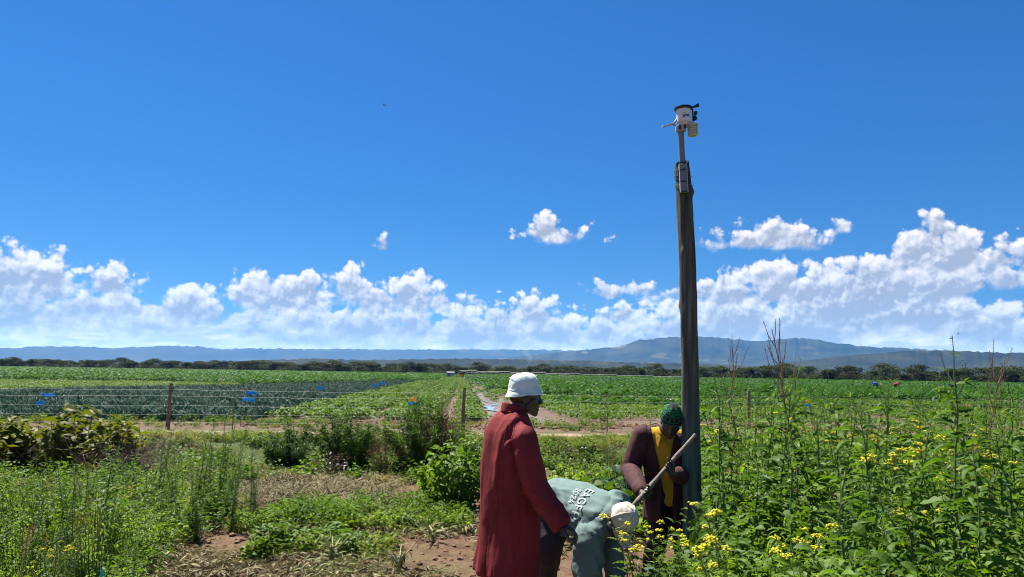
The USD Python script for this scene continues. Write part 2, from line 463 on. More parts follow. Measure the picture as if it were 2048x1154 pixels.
look('water', {'g': ('geometry', {}), 'n': ('noise_texture', {'scale': 6, 'detail': 2}), 'b': ('bump', {'strength': .02, 'distance': .002}), 'p': ('principled_bsdf', {'base_color': (.34, .33, .31), 'roughness': .22, 'specular_ior_level': .9, 'coat_weight': 1.0})},  # muddy grey base, whitened in place of the reflected cloud
     [('g.position', 'n.vector'), ('n.fac', 'b.height'), ('b.normal', 'p.normal')])
rg = np.random.default_rng(2)


def puddle(y0, y1, off, w, label):
    ys = np.linspace(y0, y1, 40); xs = lane_x(ys) + off + .28 * np.sin(ys * .55 + off * 4) + .12 * np.sin(ys * 1.7)
    ww = w * np.clip(np.sin(np.linspace(0, np.pi, 40)), .02, 1) ** .6 * (.65 + .6 * meshkit.noise(np.stack([ys * 1.3, ys * 0 + off, ys * 0], -1), 3))
    v = np.stack([np.concatenate([xs - ww, xs, xs + ww]), np.tile(ys, 3), np.tile(height(xs, ys), 3) + .078], -1)
    i = np.arange(39)
    f = np.vstack([np.stack([a * 40 + i, (a + 1) * 40 + i, (a + 1) * 40 + i + 1, a * 40 + i + 1], -1) for a in (0, 1)])
    tag(obj('puddle', (v, f), 'water', smooth=True), label, kind='structure')


puddle(40, 76, -.62, .27, 'long winding puddle in the left rut of the muddy lane')
puddle(30, 41, -.35, .20, 'broad puddle at the near end of the muddy lane')
puddle(46, 66, .75, .16, 'narrow puddle in the right rut of the muddy lane')
puddle(32, 38, .9, .14, 'short puddle on the right of the muddy lane')

# ---------------------------------------------------------------- hills and mountains
def hill(name, label, prof, dist, depth, mat, seed, spread=1.0):
    prof = np.array(prof, float)
    d = np.array([ray(a, b) for a, b in prof])
    pa, pe = np.arctan2(d[:, 0], d[:, 1]), np.arcsin(d[:, 2])
    A = np.linspace(pa[0], pa[-1], 420); T = np.interp(A, pa, pe)
    k = np.ones(5) / 5; T = np.convolve(np.pad(T, 2, 'edge'), k, 'valid')
    q = np.stack([A * 60, A * 0, A * 0 + seed], -1)
    T = T + (meshkit.fbm(q * 4, 4, seed) - .5) * 4.0 / F_PX
    S = np.linspace(-1, 1, 41)
    AA, SS = np.meshgrid(A, S)
    R = dist + SS * depth * np.where(SS < 0, 1, .6)
    X, Y = R * np.sin(AA), R * np.cos(AA)
    shape = np.where(SS < 0, (1 - np.abs(SS)) ** 1.5, 1 - SS ** 2)
    top = dist * np.tan(T)[None] + H_CAM
    # spurs and gullies below the crest
    sc = 10.0 / dist
    er = meshkit.fbm(np.stack([X * sc * 1.0, Y * sc * .5, 0 * X], -1), 5, seed + 3)
    er2 = np.abs(meshkit.fbm(np.stack([X * sc * 2.2, Y * sc * .8, 0 * X], -1), 4, seed + 8) - .5) * 2
    fade = np.clip(np.abs(SS) * 4, 0, 1)
    Z = top * shape * (1 - fade * (.55 * er + .25 * (1 - er2)) * .9)
    edge = np.clip(np.minimum(AA - A[0], A[-1] - AA) / .05, 0, 1)
    Z = np.maximum(Z * edge, -.5) - .6 * (np.abs(SS) > .99)
    K = np.arange(X.size).reshape(X.shape)
    qd = np.stack([K[:-1, :-1], K[1:, :-1], K[1:, 1:], K[:-1, 1:]], -1).reshape(-1, 4)
    tag(obj(name, (np.stack([X, Y, Z], -1).reshape(-1, 3), qd), mat, smooth=True), label, kind='structure')


def hill_look(name, lo, hi, pale, scale):
    look(name, {'g': ('geometry', {}), 'n': ('noise_texture', {'scale': scale, 'detail': 7, 'roughness': .65}), 'v': ('voronoi_texture', {'scale': scale * 3}), 'sep': ('separate_color', {}),
                'pf': ('map_range', {'from_min': .93, 'from_max': 1.0, 'to_max': .6, 'clamp': True}), 'm': ('mix', {'color2': pale}),
                'r': ('rgb_ramp', {'ramp': [(.35, lo), (.65, hi)]}), 'p': ('principled_bsdf', {'roughness': .95, 'specular_ior_level': .05})},
         [('g.position', 'n.vector'), ('g.position', 'v.vector'), ('v.color', 'sep.color'), ('sep.r', 'pf.value'), ('pf.result', 'm.fac'), ('n.fac', 'r.fac'), ('r.color', 'm.color1'), ('m.color', 'p.base_color')])


hill_look('far_slope', (.012, .018, .008), (.030, .034, .016), (.05, .05, .027), .0012)
hill_look('mountain_slope', (.006, .012, .005), (.028, .034, .014), (.10, .10, .055), .0022)
hill_look('near_slope', (.008, .012, .004), (.026, .028, .010), (.04, .04, .018), .004)
hill('escarpment', 'long low blue escarpment on the far horizon', [(-500, 700), (-200, 702), (0, 697), (38, 695), (80, 693), (165, 693), (215, 696), (300, 693), (350, 691), (400, 693), (438, 698), (512, 697), (600, 698), (700, 698), (800, 699), (900, 699), (1000, 699), (1100, 700), (1200, 703), (1350, 706), (1500, 712), (1700, 724)], 17000, 3500, 'far_slope', 3)
hill('mountain', 'broad blue mountain with two gentle summits', [(880, 738), (960, 722), (1024, 714), (1080, 708), (1139, 702), (1200, 697), (1244, 692), (1274, 681), (1320, 676), (1354, 674), (1399, 673), (1449, 676), (1514, 683), (1554, 678), (1590, 676), (1624, 677), (1664, 686), (1744, 694), (1824, 697), (1900, 702), (2000, 712), (2150, 735), (2300, 752)], 10500, 4200, 'mountain_slope', 11)
hill('ridge', 'dark flat topped ridge in front of the mountain', [(1480, 742), (1560, 728), (1664, 714), (1740, 707), (1824, 701), (1900, 702), (1980, 704), (2048, 706), (2150, 705), (2300, 706), (2600, 712)], 5600, 1800, 'near_slope', 21)
hill('low_hills', 'low dark hills just above the tree line', [(380, 735), (480, 724), (540, 719), (640, 717), (720, 720), (800, 719), (900, 717), (980, 718), (1080, 720), (1180, 722), (1300, 726), (1420, 728), (1500, 732), (1600, 742)], 4200, 900, 'near_slope', 31)

# ---------------------------------------------------------------- air
HAZE = 3.3e-5
look('haze_air', {'v': ('principled_volume', {'color': (.09, .36, 1.0), 'absorption_color': (1.0, 1.0, 1.0), 'density': HAZE, 'anisotropy': .1})}, [], volume='v.volume')
hz = trimesh.creation.box([56000, 56000, 800 + 6]); hz.apply_translation([0, 0, 400 - 3.0])
tag(obj('haze', hz, 'haze_air'), 'thin blue air over the whole plain', kind='stuff')

# ---------------------------------------------------------------- leaf and plant shapes
def leaf_shape(Ln, W, n=4, curl=.3, fold=.25, wide=.4, teeth=0.0, wave=0.0, rg=None):
    """A leaf growing along +y with its face to +z."""
    t = np.linspace(0, 1, n + 1)
    w = np.where(t < wide, np.sin(t / wide * np.pi / 2) ** .8, np.cos((t - wide) / (1 - wide) * np.pi / 2) ** .8) * W / 2
    w[0] = W * .06; w[-1] = W * .02
    if teeth:
        w = w * (1 - teeth * (np.arange(n + 1) % 2))
    y, z = t * Ln * np.cos(curl * t), -Ln * np.sin(curl * t) * t * .8
    if wave:
        z = z + wave * Ln * np.sin(t * 9)
    v = np.zeros((3 * (n + 1), 3))
    v[0::3] = np.stack([-w, y, z + w * fold], -1); v[1::3] = np.stack([0 * w, y, z], -1); v[2::3] = np.stack([w, y, z + w * fold], -1)
    f = []
    for i in range(n):
        a = 3 * i
        f += [(a, a + 1, a + 4), (a, a + 4, a + 3), (a + 1, a + 2, a + 5), (a + 1, a + 5, a + 4)]
    return v, np.array(f)


def turned(v, o, azim, elev, roll=0.0):
    """Points of a leaf along +y turned to azimuth azim (from +x), raised by elev, rolled, moved to o."""
    cr, sr = math.cos(roll), math.sin(roll)
    x, y, z = v[:, 0] * cr + v[:, 2] * sr, v[:, 1], -v[:, 0] * sr + v[:, 2] * cr
    ce, se = math.cos(elev), math.sin(elev)
    y, z = y * ce - z * se, y * se + z * ce
    ca, sa = math.cos(azim - math.pi / 2), math.sin(azim - math.pi / 2)
    return np.stack([x * ca - y * sa + o[0], x * sa + y * ca + o[1], z + o[2]], -1)


def put(mb, lf, o, azim, elev, roll=0.0, s=1.0):
    mb.add(turned(lf[0] * s, o, azim, elev, roll), lf[1])


def stalk(h, lean, rg, n=7, wob=.03):
    t = np.linspace(0, 1, n)
    a = rg.uniform(0, 6.28)
    p = np.stack([math.cos(a) * lean * t ** 1.6, math.sin(a) * lean * t ** 1.6, h * t], -1)
    p[1:-1, :2] += rg.normal(0, wob * h * .25, (n - 2, 2))
    return p


def along(p, t):
    q = np.clip(t, 0, 1) * (len(p) - 1); i = min(int(q), len(p) - 2)
    return p[i] + (p[i + 1] - p[i]) * (q - i)


LEAF = dict(
    diamond=leaf_shape(1, .55, 2, .35, .2), oval=leaf_shape(1, .55, 4, .5, .25), lance=leaf_shape(1, .17, 4, .5, .4, .35), lance2=leaf_shape(1, .24, 5, .9, .5, .3), blade=leaf_shape(1, .05, 4, .9, .6, .2), tube=leaf_shape(1, .075, 3, .6, .7, .25),
    narrow=leaf_shape(1, .13, 2, .3, .3), broad=leaf_shape(1, .8, 5, .55, .22, .4, wave=.02), toothed=leaf_shape(1, .30, 9, .65, .35, .35, teeth=.45, wave=.02), frond=leaf_shape(1, .34, 9, .5, .2, .3, teeth=.75))

leafy('leaf_green', [(.030, .075, .010), (.055, .125, .016), (.090, .165, .024), (.13, .19, .04)])
leafy('leaf_deep', [(.022, .058, .010), (.042, .098, .016), (.070, .135, .022)])
leafy('leaf_bright', [(.070, .150, .012), (.115, .21, .018), (.17, .25, .03)], trans=.45)
leafy('leaf_bluish', [(.030, .068, .040), (.055, .105, .062), (.10, .155, .10)], trans=.25, tr=(1, 1.2, .7), raw=True)
leafy('leaf_thistle', [(.026, .075, .016), (.060, .135, .024), (.12, .20, .05)], trans=.42)
leafy('leaf_olive', [(.040, .062, .009), (.066, .090, .012), (.11, .125, .018), (.17, .155, .03)], trans=.4)
leafy('leaf_feather', [(.022, .060, .012), (.042, .098, .018), (.075, .130, .028)], trans=.35)
leafy('leaf_lime', [(.09, .18, .012), (.15, .26, .02), (.22, .30, .04)], trans=.5)
leafy('grass_blades', [(.045, .080, .014), (.085, .125, .022), (.17, .17, .06), (.26, .22, .10)], trans=.35, patch=.9)
leafy('straw_blades', [(.10, .080, .036), (.17, .14, .065), (.25, .215, .10), (.15, .16, .05)], trans=.15, tr=(1, 1, .8), patch=.7, raw=True)
leafy('cut_greens', [(.10, .125, .035), (.18, .205, .07), (.26, .27, .12), (.18, .14, .065)], trans=.2, tr=(1, 1, .7), patch=.7, raw=True)
leafy('onion_leaf', [(.009, .042, .030), (.014, .058, .040), (.022, .076, .050)], trans=.1, spec=.05, tr=(1, 1.1, .8), rough=.4, raw=True)
leafy('bean_leaf', [(.032, .082, .012), (.052, .115, .018), (.085, .155, .034)], trans=.35)
leafy('tall_crop_leaf', [(.013, .056, .007), (.024, .088, .010), (.046, .128, .018)], trans=.35)
leafy('acacia_leaf', [(.020, .032, .009), (.042, .056, .016), (.080, .090, .026)], trans=.2, patch=.5, rough=.7, raw=True)
leafy('petal_yellow', [(.50, .46, .02), (.62, .60, .05), (.70, .68, .16)], trans=.3, tr=(1, 1, .6), rough=.6, raw=True)
leafy('seed_brown', [(.10, .045, .025), (.16, .075, .045), (.22, .12, .07)], trans=.15, tr=(1, .9, .8), rough=.8, raw=True)
leafy('rust_flower', [(.12, .05, .012), (.22, .10, .02), (.20, .14, .03)], trans=.2, tr=(1, .9, .7), rough=.8)
leafy('fluff_white', [(.5, .48, .42), (.62, .60, .55)], trans=.3, tr=(1, 1, 1), rough=.9, raw=True)
plain('stem_green', (.085, .125, .035), rough=.6, vary=.3, scale=20)
plain('stem_pale', (.26, .25, .11), rough=.7, vary=.25, scale=15)
plain('stem_dry', (.20, .135, .075), rough=.85, vary=.3, scale=20, spec=.1)
plain('twig_grey', (.17, .135, .105), rough=.9, vary=.35, scale=12, spec=.1)
plain('bark', (.075, .058, .042), rough=.9, vary=.3, scale=3, spec=.1)

RG = np.random.default_rng(20)


def sow_thistle(rg, h):
    """Tall stem, long toothed leaves standing out and up, a narrow top."""
    st, lv, tp = MB(), [], MB()
    p = stalk(h, .10 * h, rg)
    st.add(*tube(p, np.linspace(.011, .0035, len(p)), 6))
    n = int(24 * h)
    for i in range(n):
        t = .05 + .92 * i / n
        o = along(p, t); a = i * 2.4 + rg.normal(0, .3)
        size = (.30 - .14 * t) * rg.uniform(.7, 1.2)
        m = MB(); put(m, LEAF['toothed'] if rg.random() < .6 else LEAF['lance2'], o, a, rg.uniform(.15, .85), rg.normal(0, .5), size); lv.append(m)
    for k in range(4):
        t0 = .84 + .05 * k; o = along(p, t0); a = k * 2.2 + rg.random()
        q = np.array([o, o + [.05 * math.cos(a), .05 * math.sin(a), .09], o + [.07 * math.cos(a), .07 * math.sin(a), .20]])
        st.add(*tube(q, [.003, .0025, .002], 4))
        for j in range(3):
            b = q[2] + rg.normal(0, .012, 3)
            tp.mesh(trimesh.creation.icosphere(0, rg.uniform(.0035, .0055)).apply_translation(b))
        for j in range(3):
            put(tp, LEAF['lance'], q[1], a + rg.normal(0, 1), rg.uniform(.3, 1.1), 0, rg.uniform(.05, .10))
    return st, lv, tp


def tuft_flower(mb, c, r, rg, n=26):
    """A flat-topped cluster of small yellow heads."""
    for i in range(n):
        a, q = rg.uniform(0, 6.28), r * math.sqrt(rg.random())
        o = c + [q * math.cos(a), q * math.sin(a), -.25 * q + rg.normal(0, .006)]
        s = rg.uniform(.0055, .0095)
        mb.mesh(trimesh.creation.icosphere(0, s).apply_scale([1, 1, .7]).apply_translation(o))


def flower_weed(rg, h, feather=False, heads=3):
    st, lv, fl = MB(), MB(), MB()
    for s in range(rg.integers(1, 3)):
        p = stalk(h * rg.uniform(.75, 1), .22 * h, rg); p[:, :2] += rg.normal(0, .02, 2)
        st.add(*tube(p, np.linspace(.007, .0028, len(p)), 5))
        for i in range(int(26 * h)):
            t = .12 + .82 * i / (26 * h); o = along(p, t); a = i * 2.4 + rg.normal(0, .3)
            if feather:
                for j in (-.45, 0, .45):
                    put(lv, LEAF['narrow'], o, a + j, rg.uniform(.1, .8), rg.normal(0, .5), rg.uniform(.06, .11))
            else:
                put(lv, LEAF['frond'], o, a, rg.uniform(.0, .8), rg.normal(0, .5), rg.uniform(.09, .17) * (1.15 - .5 * t))
        for k in range(heads):
            o = along(p, .84 + .03 * (k % 4)); a = k * 2.4 + rg.random()
            r = rg.uniform(.03, .10)
            e = o + [r * math.cos(a), r * math.sin(a), rg.uniform(.05, .13)]
            st.add(*tube(np.array([o, (o + e) / 2 + [0, 0, -.01], e]), [.0022, .002, .0018], 4))
            tuft_flower(fl, e, rg.uniform(.012, .036), rg, int(rg.integers(9, 32)))
    return st, lv, fl


def horseweed(rg, h, nleaf=150, leaf='lance', size=.075, top=True):
    """One or two upright stems closely set with narrow leaves, branching towards the top."""
    st, lv, tp = MB(), MB(), MB()
    for s in range(rg.integers(1, 4)):
        p = stalk(h * rg.uniform(.65, 1), .10 * h, rg); p[:, :2] += rg.normal(0, .04, 2)
        st.add(*tube(p, np.linspace(.0065, .002, len(p)), 5))
        for i in range(nleaf):
            t = .06 + .92 * i / nleaf; o = along(p, t)
            put(lv, LEAF[leaf], o, i * 2.4 + rg.normal(0, .4), rg.uniform(-.1, .9), rg.normal(0, .6), size * rg.uniform(.6, 1.2) * (1.15 - .65 * t))
        for k in range(7 if top else 0):
            o = along(p, .70 + .04 * k); a = k * 2.4 + rg.random(); r = rg.uniform(.03, .08)
            e = o + [r * math.cos(a), r * math.sin(a), rg.uniform(.06, .14)]
            st.add(*tube(np.array([o, e]), [.0018, .0012], 3, cap=False))
            for j in range(7):
                put(tp, LEAF['narrow'], o + (e - o) * (j / 7), rg.uniform(0, 6.28), rg.uniform(.2, 1.2), 0, rg.uniform(.015, .04))
    return st, lv, tp


def dock_stalk(rg, h, n=11):
    """A dead flowering stalk: bare stem, many upright branchlets crowded with brown seed."""
    st, sd = MB(), MB()
    p = stalk(h, .06 * h, rg, 9, .05)
    st.add(*tube(p, np.linspace(.008, .003, len(p)), 6))
    for k in range(n):
        t = .66 + .32 * k / n; o = along(p, t); a = k * 2.4 + rg.normal(0, .3)
        ln = h * rg.uniform(.10, .20) * (1.15 - .5 * (t - .66) / .34); sp = rg.uniform(.25, .55)
        q = np.array([o, o + ln * np.array([math.cos(a) * sp * .6, math.sin(a) * sp * .6, .42]), o + ln * np.array([math.cos(a) * sp * .95, math.sin(a) * sp * .95, .98])])
        st.add(*tube(q, [.0032, .0025, .0015], 4))
        for j in range(24):
            b = along(q, .25 + .75 * j / 24)
            put(sd, LEAF['diamond'], b, rg.uniform(0, 6.28), rg.uniform(.3, 1.3), 0, rg.uniform(.010, .022))
    for k in range(9):
        t = rg.uniform(.15, .66); o = along(p, t)
        put(sd, LEAF['lance'], o, rg.uniform(0, 6.28), rg.uniform(-.9, .6), 0, rg.uniform(.04, .10))
    return st, sd


def feather_bush(rg, h, w, n=850, leaf='lance', size=.11, stems=26):
    st, lv, dr = MB(), MB(), MB()
    for s in range(stems):
        a, r = rg.uniform(0, 6.28), w / 2 * math.sqrt(rg.random())
        hh = h * rg.uniform(.72, 1.05) * (1 - .45 * (r / (w / 2)) ** 2)
        b = np.array([.35 * r * math.cos(a), .35 * r * math.sin(a), 0]); e = np.array([r * math.cos(a), r * math.sin(a), hh])
        mid = b * .4 + e * .6 + [0, 0, .06 * h]; mid[:2] *= .9
        p = np.array([b, b * .7 + mid * .3 + [0, 0, .04], mid, e])
        st.add(*tube(p, [.006, .005, .0035, .0015], 4, cap=False))
        for i in range(n // stems):
            t = .12 + .88 * i / (n // stems); o = along(p, t) + rg.normal(0, .02, 3)
            for _ in range(2):
                put(lv, LEAF[leaf], o + rg.normal(0, .025, 3), rg.uniform(0, 6.28), rg.uniform(-.3, 1.1), rg.normal(0, .6), size * rg.uniform(.6, 1.3))
    return st, lv


def broad_bush(rg, h, w, n=330, size=.10, leaf='oval'):
    st, lv = MB(), MB()
    for s in range(34):
        a, r = rg.uniform(0, 6.28), w / 2 * math.sqrt(rg.random())
        hh = h * rg.uniform(.7, 1.0) * (1 - .35 * (r / (w / 2)) ** 2)
        p = np.array([[.2 * r * math.cos(a), .2 * r * math.sin(a), 0], [.75 * r * math.cos(a), .75 * r * math.sin(a), hh * .5], [r * math.cos(a), r * math.sin(a), hh]])
        st.add(*tube(p, [.009, .006, .002], 5, cap=False))
        for i in range(max(2, n // 34)):
            t = .15 + .85 * (i + rg.random()) / max(2, n // 34); o = along(p, t) + rg.normal(0, .05 * h, 3) * [1, 1, .6]
            put(lv, LEAF[leaf], o, rg.uniform(0, 6.28), rg.uniform(-.6, .6), rg.normal(0, .5), size * rg.uniform(.6, 1.25))
    return st, lv


def ground_weed(rg, h, w, n, leaf, size, lo=-.2, hi=.9):
    """A low clump of leaves for ground cover."""
    mb = MB()
    for i in range(n):
        a, r = rg.uniform(0, 6.28), w / 2 * math.sqrt(rg.random())
        z = h * rg.random() ** .8 * (1 - .5 * (r / (w / 2)) ** 2)
        put(mb, LEAF[leaf], (r * math.cos(a), r * math.sin(a), z), rg.uniform(0, 6.28), rg.uniform(lo, hi), rg.normal(0, .6), size * rg.uniform(.6, 1.3))
    return mb


def tuft(rg, h, w, n, leaf='blade'):
    mb = MB()
    for i in range(n):
        a, r = rg.uniform(0, 6.28), w / 2 * math.sqrt(rg.random())
        put(mb, LEAF[leaf], (r * math.cos(a), r * math.sin(a), 0), rg.uniform(0, 6.28), rg.uniform(.6, 1.45), rg.normal(0, .5), h * rg.uniform(.5, 1.15))
    return mb


def litter(rg, w, n, size, lift=.05):
    mb = MB()
    for i in range(n):
        a, r = rg.uniform(0, 6.28), w / 2 * math.sqrt(rg.random())
        put(mb, LEAF['blade'] if rg.random() < .7 else LEAF['lance'] if rg.random() < .85 else LEAF['lance2'], (r * math.cos(a), r * math.sin(a), .01 + lift * rg.random()), rg.uniform(0, 6.28), rg.uniform(-.1, .35), rg.normal(0, .7), size * rg.uniform(.4, 1.2))
    return mb


def scatter(name, protos, pts, label, scale=(.8, 1.25), rg=None, tiltdeg=8, cat=None, rots=None):
    """One PointInstancer of mass vegetation: protos are [(mesh, material)], pts an (n, 3) array."""
    pi = UsdGeom.PointInstancer.Define(stage, '/World/' + numbered('/World', name))
    base = str(pi.GetPath()); targets = []
    for m, mat in protos:
        targets.append(obj('clump', m, mat, pi).GetPath())
    pi.CreatePrototypesRel().SetTargets(targets)
    k = len(pts)
    pi.CreatePositionsAttr(Vt.Vec3fArray.FromNumpy(np.asarray(pts, np.float32)))
    pi.CreateProtoIndicesAttr(Vt.IntArray.FromNumpy(rg.integers(0, len(protos), k).astype(np.int32)))
    s = rg.uniform(scale[0], scale[1], (k, 1)) * np.ones((1, 3)); s[:, 2] *= rg.uniform(.85, 1.15, k)
    pi.CreateScalesAttr(Vt.Vec3fArray.FromNumpy(s.astype(np.float32)))
    th = rg.uniform(0, 2 * np.pi, k) if rots is None else rots
    ta, tm = rg.uniform(0, 2 * np.pi, k), np.radians(rg.uniform(0, tiltdeg, k))
    # quaternion: tilt about a level axis, after the turn about z
    qz = np.stack([np.cos(th / 2), 0 * th, 0 * th, np.sin(th / 2)], -1)
    qt = np.stack([np.cos(tm / 2), np.cos(ta) * np.sin(tm / 2), np.sin(ta) * np.sin(tm / 2), 0 * th], -1)
    w1, x1, y1, z1 = qt.T; w2, x2, y2, z2 = qz.T
    q = np.stack([w1 * w2 - x1 * x2 - y1 * y2 - z1 * z2, w1 * x2 + x1 * w2 + y1 * z2 - z1 * y2, w1 * y2 - x1 * z2 + y1 * w2 + z1 * x2, w1 * z2 + x1 * y2 - y1 * x2 + z1 * w2], -1)
    pi.CreateOrientationsAttr(Vt.QuathArray([Gf.Quath(float(a), float(b), float(c), float(d)) for a, b, c, d in q]))
    return tag(pi, label, cat, kind='stuff')


def on_soil(x, y, dz=0.0):
    return np.stack([x, y, height(x, y) + dz], -1)


def seen(x, y, pad=.6, back=0.0):
    """Which points lie inside the camera's view to either side, with a margin."""
    return np.abs(x) < np.abs(y) * .72 + pad

# ---------------------------------------------------------------- the wood at the far edge of the fields
import shapely
from shapely import Polygon


def edge_y(x):
    return np.interp(x, [-700, -350, 0, 120, 203, 330], [590, 500, 430, 360, 306, 236])


def acacia(rg, h, w, n=1300):
    tr, cr = MB(), MB()
    fork = h * rg.uniform(.25, .4)
    tr.add(*tube([[0, 0, -.2], [.1, 0, fork * .6], [.05, .1, fork]], [.24, .19, .16], 6))
    tops = []
    for k in range(7):
        a = k * 2.4 + rg.normal(0, .3); r = w / 2 * rg.uniform(.35, .85)
        e = np.array([r * math.cos(a), r * math.sin(a), h * rg.uniform(.66, .86)])
        tr.add(*tube([[.05, .1, fork], e * .5 + [0, 0, fork * .45], e], [.11, .08, .03], 5, cap=False)); tops.append(e)
    lobes = [(e + rg.normal(0, .06 * w, 3) * [1, 1, .25], rg.uniform(.16, .27) * w, rg.uniform(.09, .17) * h) for e in tops for _ in range(2)] + [(np.array([0, 0, h * .84]), w * .3, h * .14)]
    for i in range(n):
        c, r, hh = lobes[rg.integers(len(lobes))]
        d = rg.normal(0, 1, 3); d /= np.linalg.norm(d); d *= rg.uniform(.55, 1.0)
        o = c + d * [r, r, hh * (1 if d[2] > 0 else 1.5)]
        put(cr, LEAF['diamond'], o, rg.uniform(0, 6.28), rg.uniform(-.4, .5), rg.normal(0, .7), rg.uniform(.45, .95))
    return tr, cr


tree_protos = []
for k in range(6):
    rg = np.random.default_rng(100 + k)
    hh, ww = [(6.5, 8.5), (7.5, 11), (6.0, 7.5), (8.2, 12.5), (5.2, 7.0), (7.0, 9.5)][k]
    p_ = proto('acacia_tree')
    tr, cr = acacia(rg, hh, ww)
    obj('trunk', tr, 'bark', p_); obj('crown', cr, 'acacia_leaf', p_)
    tree_protos.append(p_)
rg = np.random.default_rng(7)
NOTED = [  # px, how far beyond the field edge, proto, scale, label
    (60, -12, 2, .95, 'dark round acacia standing clear of the wood at the far left field edge'),
    (265, -6, 4, .95, 'dark low bushy tree left of the fence post at the field edge'),
    (425, -3, 4, .85, 'dark rounded tree at the wood edge right of the left fence post'),
    (1700, -10, 5, 1.05, 'dark rounded acacia just left of the widest crown on the right'),
    (1772, -4, 3, 1.05, 'widest flat crowned acacia at the right field edge, left part'),
    (1830, -2, 3, .98, 'widest flat crowned acacia at the right field edge, right part'),
    (1920, 4, 1, .9, 'low spreading acacia behind the dead brown seed stalk on the right'),
    (2010, -2, 1, .9, 'spreading acacia nearest the right edge of the wood'),
]
for px, back, k, s, lab in NOTED:
    d = ray(px, 740); a = d[0] / d[1]
    y = 430.0
    for _ in range(20):
        y = float(edge_y(a * y))
    y += back
    copy_of(tree_protos[k], 'acacia_tree', lab, 'tree', (a * y, y, 0), rg.uniform(0, 6.28), s)
i = 0
x = -395.0
while x < 235:
    for row in range(2):
        xx = x + rg.normal(0, 2.0) + row * 4; yy = float(edge_y(xx)) + 5 + row * 14 + rg.uniform(-3, 6)
        near = .80 + .25 * meshkit.noise(np.array([xx * .03, 0, 0]), 4)
        copy_of(tree_protos[rg.integers(0, 6)], 'acacia_tree', 'olive green acacia in the long wood behind the crop fields', 'tree', (xx, yy, 0), rg.uniform(0, 6.28), near * rg.uniform(.85, 1.12) * np.array([1, 1, 1]), group='acacia trees of the far wood')
    x += rg.uniform(6.5, 9.5)
xs = rg.uniform(-420, 260, 2600); ys = edge_y(xs) + rg.uniform(0, 44, 2600) 
shrub = ground_weed(rg, 3.6, 5.0, 260, 'diamond', .62, -.5, .8)
scatter('undergrowth', [(shrub, 'acacia_leaf')], np.stack([xs, ys, xs * 0 - .2], -1), 'dark undergrowth between the trunks of the far wood', (.7, 1.4), rg, 6, 'undergrowth')
gy_ = rg.uniform(0, 1, 2600); xs = rg.uniform(-400, 250, 2600); ys = edge_y(xs) - 2 - 16 * gy_
drygrass = tuft(rg, .6, 2.2, 60)
scatter('field_edge_grass', [(drygrass, 'straw_blades')], np.stack([xs, ys, xs * 0], -1), 'pale dry grass strip between the crops and the far wood', (.6, 1.1), rg, 6, 'grass')

# ---------------------------------------------------------------- crops
ROW = -.064


def crop_patch(rg, size, rows, per, plant):
    mb = MB()
    for r in range(rows):
        for q in range(per):
            o = np.array([(r + .5) / rows * size - size / 2 + rg.normal(0, .03), (q + .5) / per * size - size / 2 + rg.normal(0, .04), 0])
            plant(mb, o, rg.uniform(.75, 1.2))
    return mb


def bean(mb, o, s, k=13, leaf='oval', h=.26, size=.13):
    for i in range(k):
        a = RG.uniform(0, 6.28); r = .17 * s * math.sqrt(RG.random())
        put(mb, LEAF[leaf], o + [r * math.cos(a), r * math.sin(a), h * s * (.45 + .6 * RG.random())], a + RG.normal(0, .6), RG.uniform(-.5, .35), RG.normal(0, .35), size * s * RG.uniform(.7, 1.25))


def onion(mb, o, s):
    for i in range(8):
        put(mb, LEAF['tube'], o + RG.normal(0, .015, 3) * [1, 1, 0], RG.uniform(0, 6.28), RG.uniform(.75, 1.4), RG.normal(0, .4), .42 * s * RG.uniform(.7, 1.15))


def tall(mb, o, s):
    for i in range(12):
        z = (.15 + .55 * i / 12) * s
        put(mb, LEAF['lance2'] if i % 2 else LEAF['oval'], o + [0, 0, z], i * 2.4 + RG.normal(0, .4), RG.uniform(-.1, .75), RG.normal(0, .4), RG.uniform(.24, .38) * s)


def cabbage(mb, o, s):
    for i in range(11):
        put(mb, LEAF['broad'], o + [0, 0, .06 + .10 * (i / 11)], i * 2.4, .1 + .9 * i / 11, RG.normal(0, .3), .26 * s * RG.uniform(.8, 1.1))


onion_p = [(crop_patch(RG, 1.0, 4, 8, onion), 'onion_leaf') for _ in range(3)]
bean_p = [(crop_patch(RG, 1.6, 3, 7, bean), 'bean_leaf') for _ in range(3)]
tall_p = [(crop_patch(RG, 1.8, 3, 6, tall), 'tall_crop_leaf') for _ in range(3)]
cab_p = [(crop_patch(RG, 1.8, 4, 4, cabbage), 'leaf_bluish') for _ in range(2)]


def big(mb, o, s):
    for i in range(8):
        put(mb, LEAF['diamond'], o + [RG.normal(0, .16), RG.normal(0, .16), RG.uniform(.1, .65) * s], RG.uniform(0, 6.28), RG.uniform(-.3, .8), RG.normal(0, .5), RG.uniform(.3, .5) * s)


far_p = [(crop_patch(RG, 4.0, 4, 8, big), 'tall_crop_leaf') for _ in range(3)]
far_cab = [(crop_patch(RG, 4.0, 4, 8, big), 'leaf_bluish') for _ in range(2)]


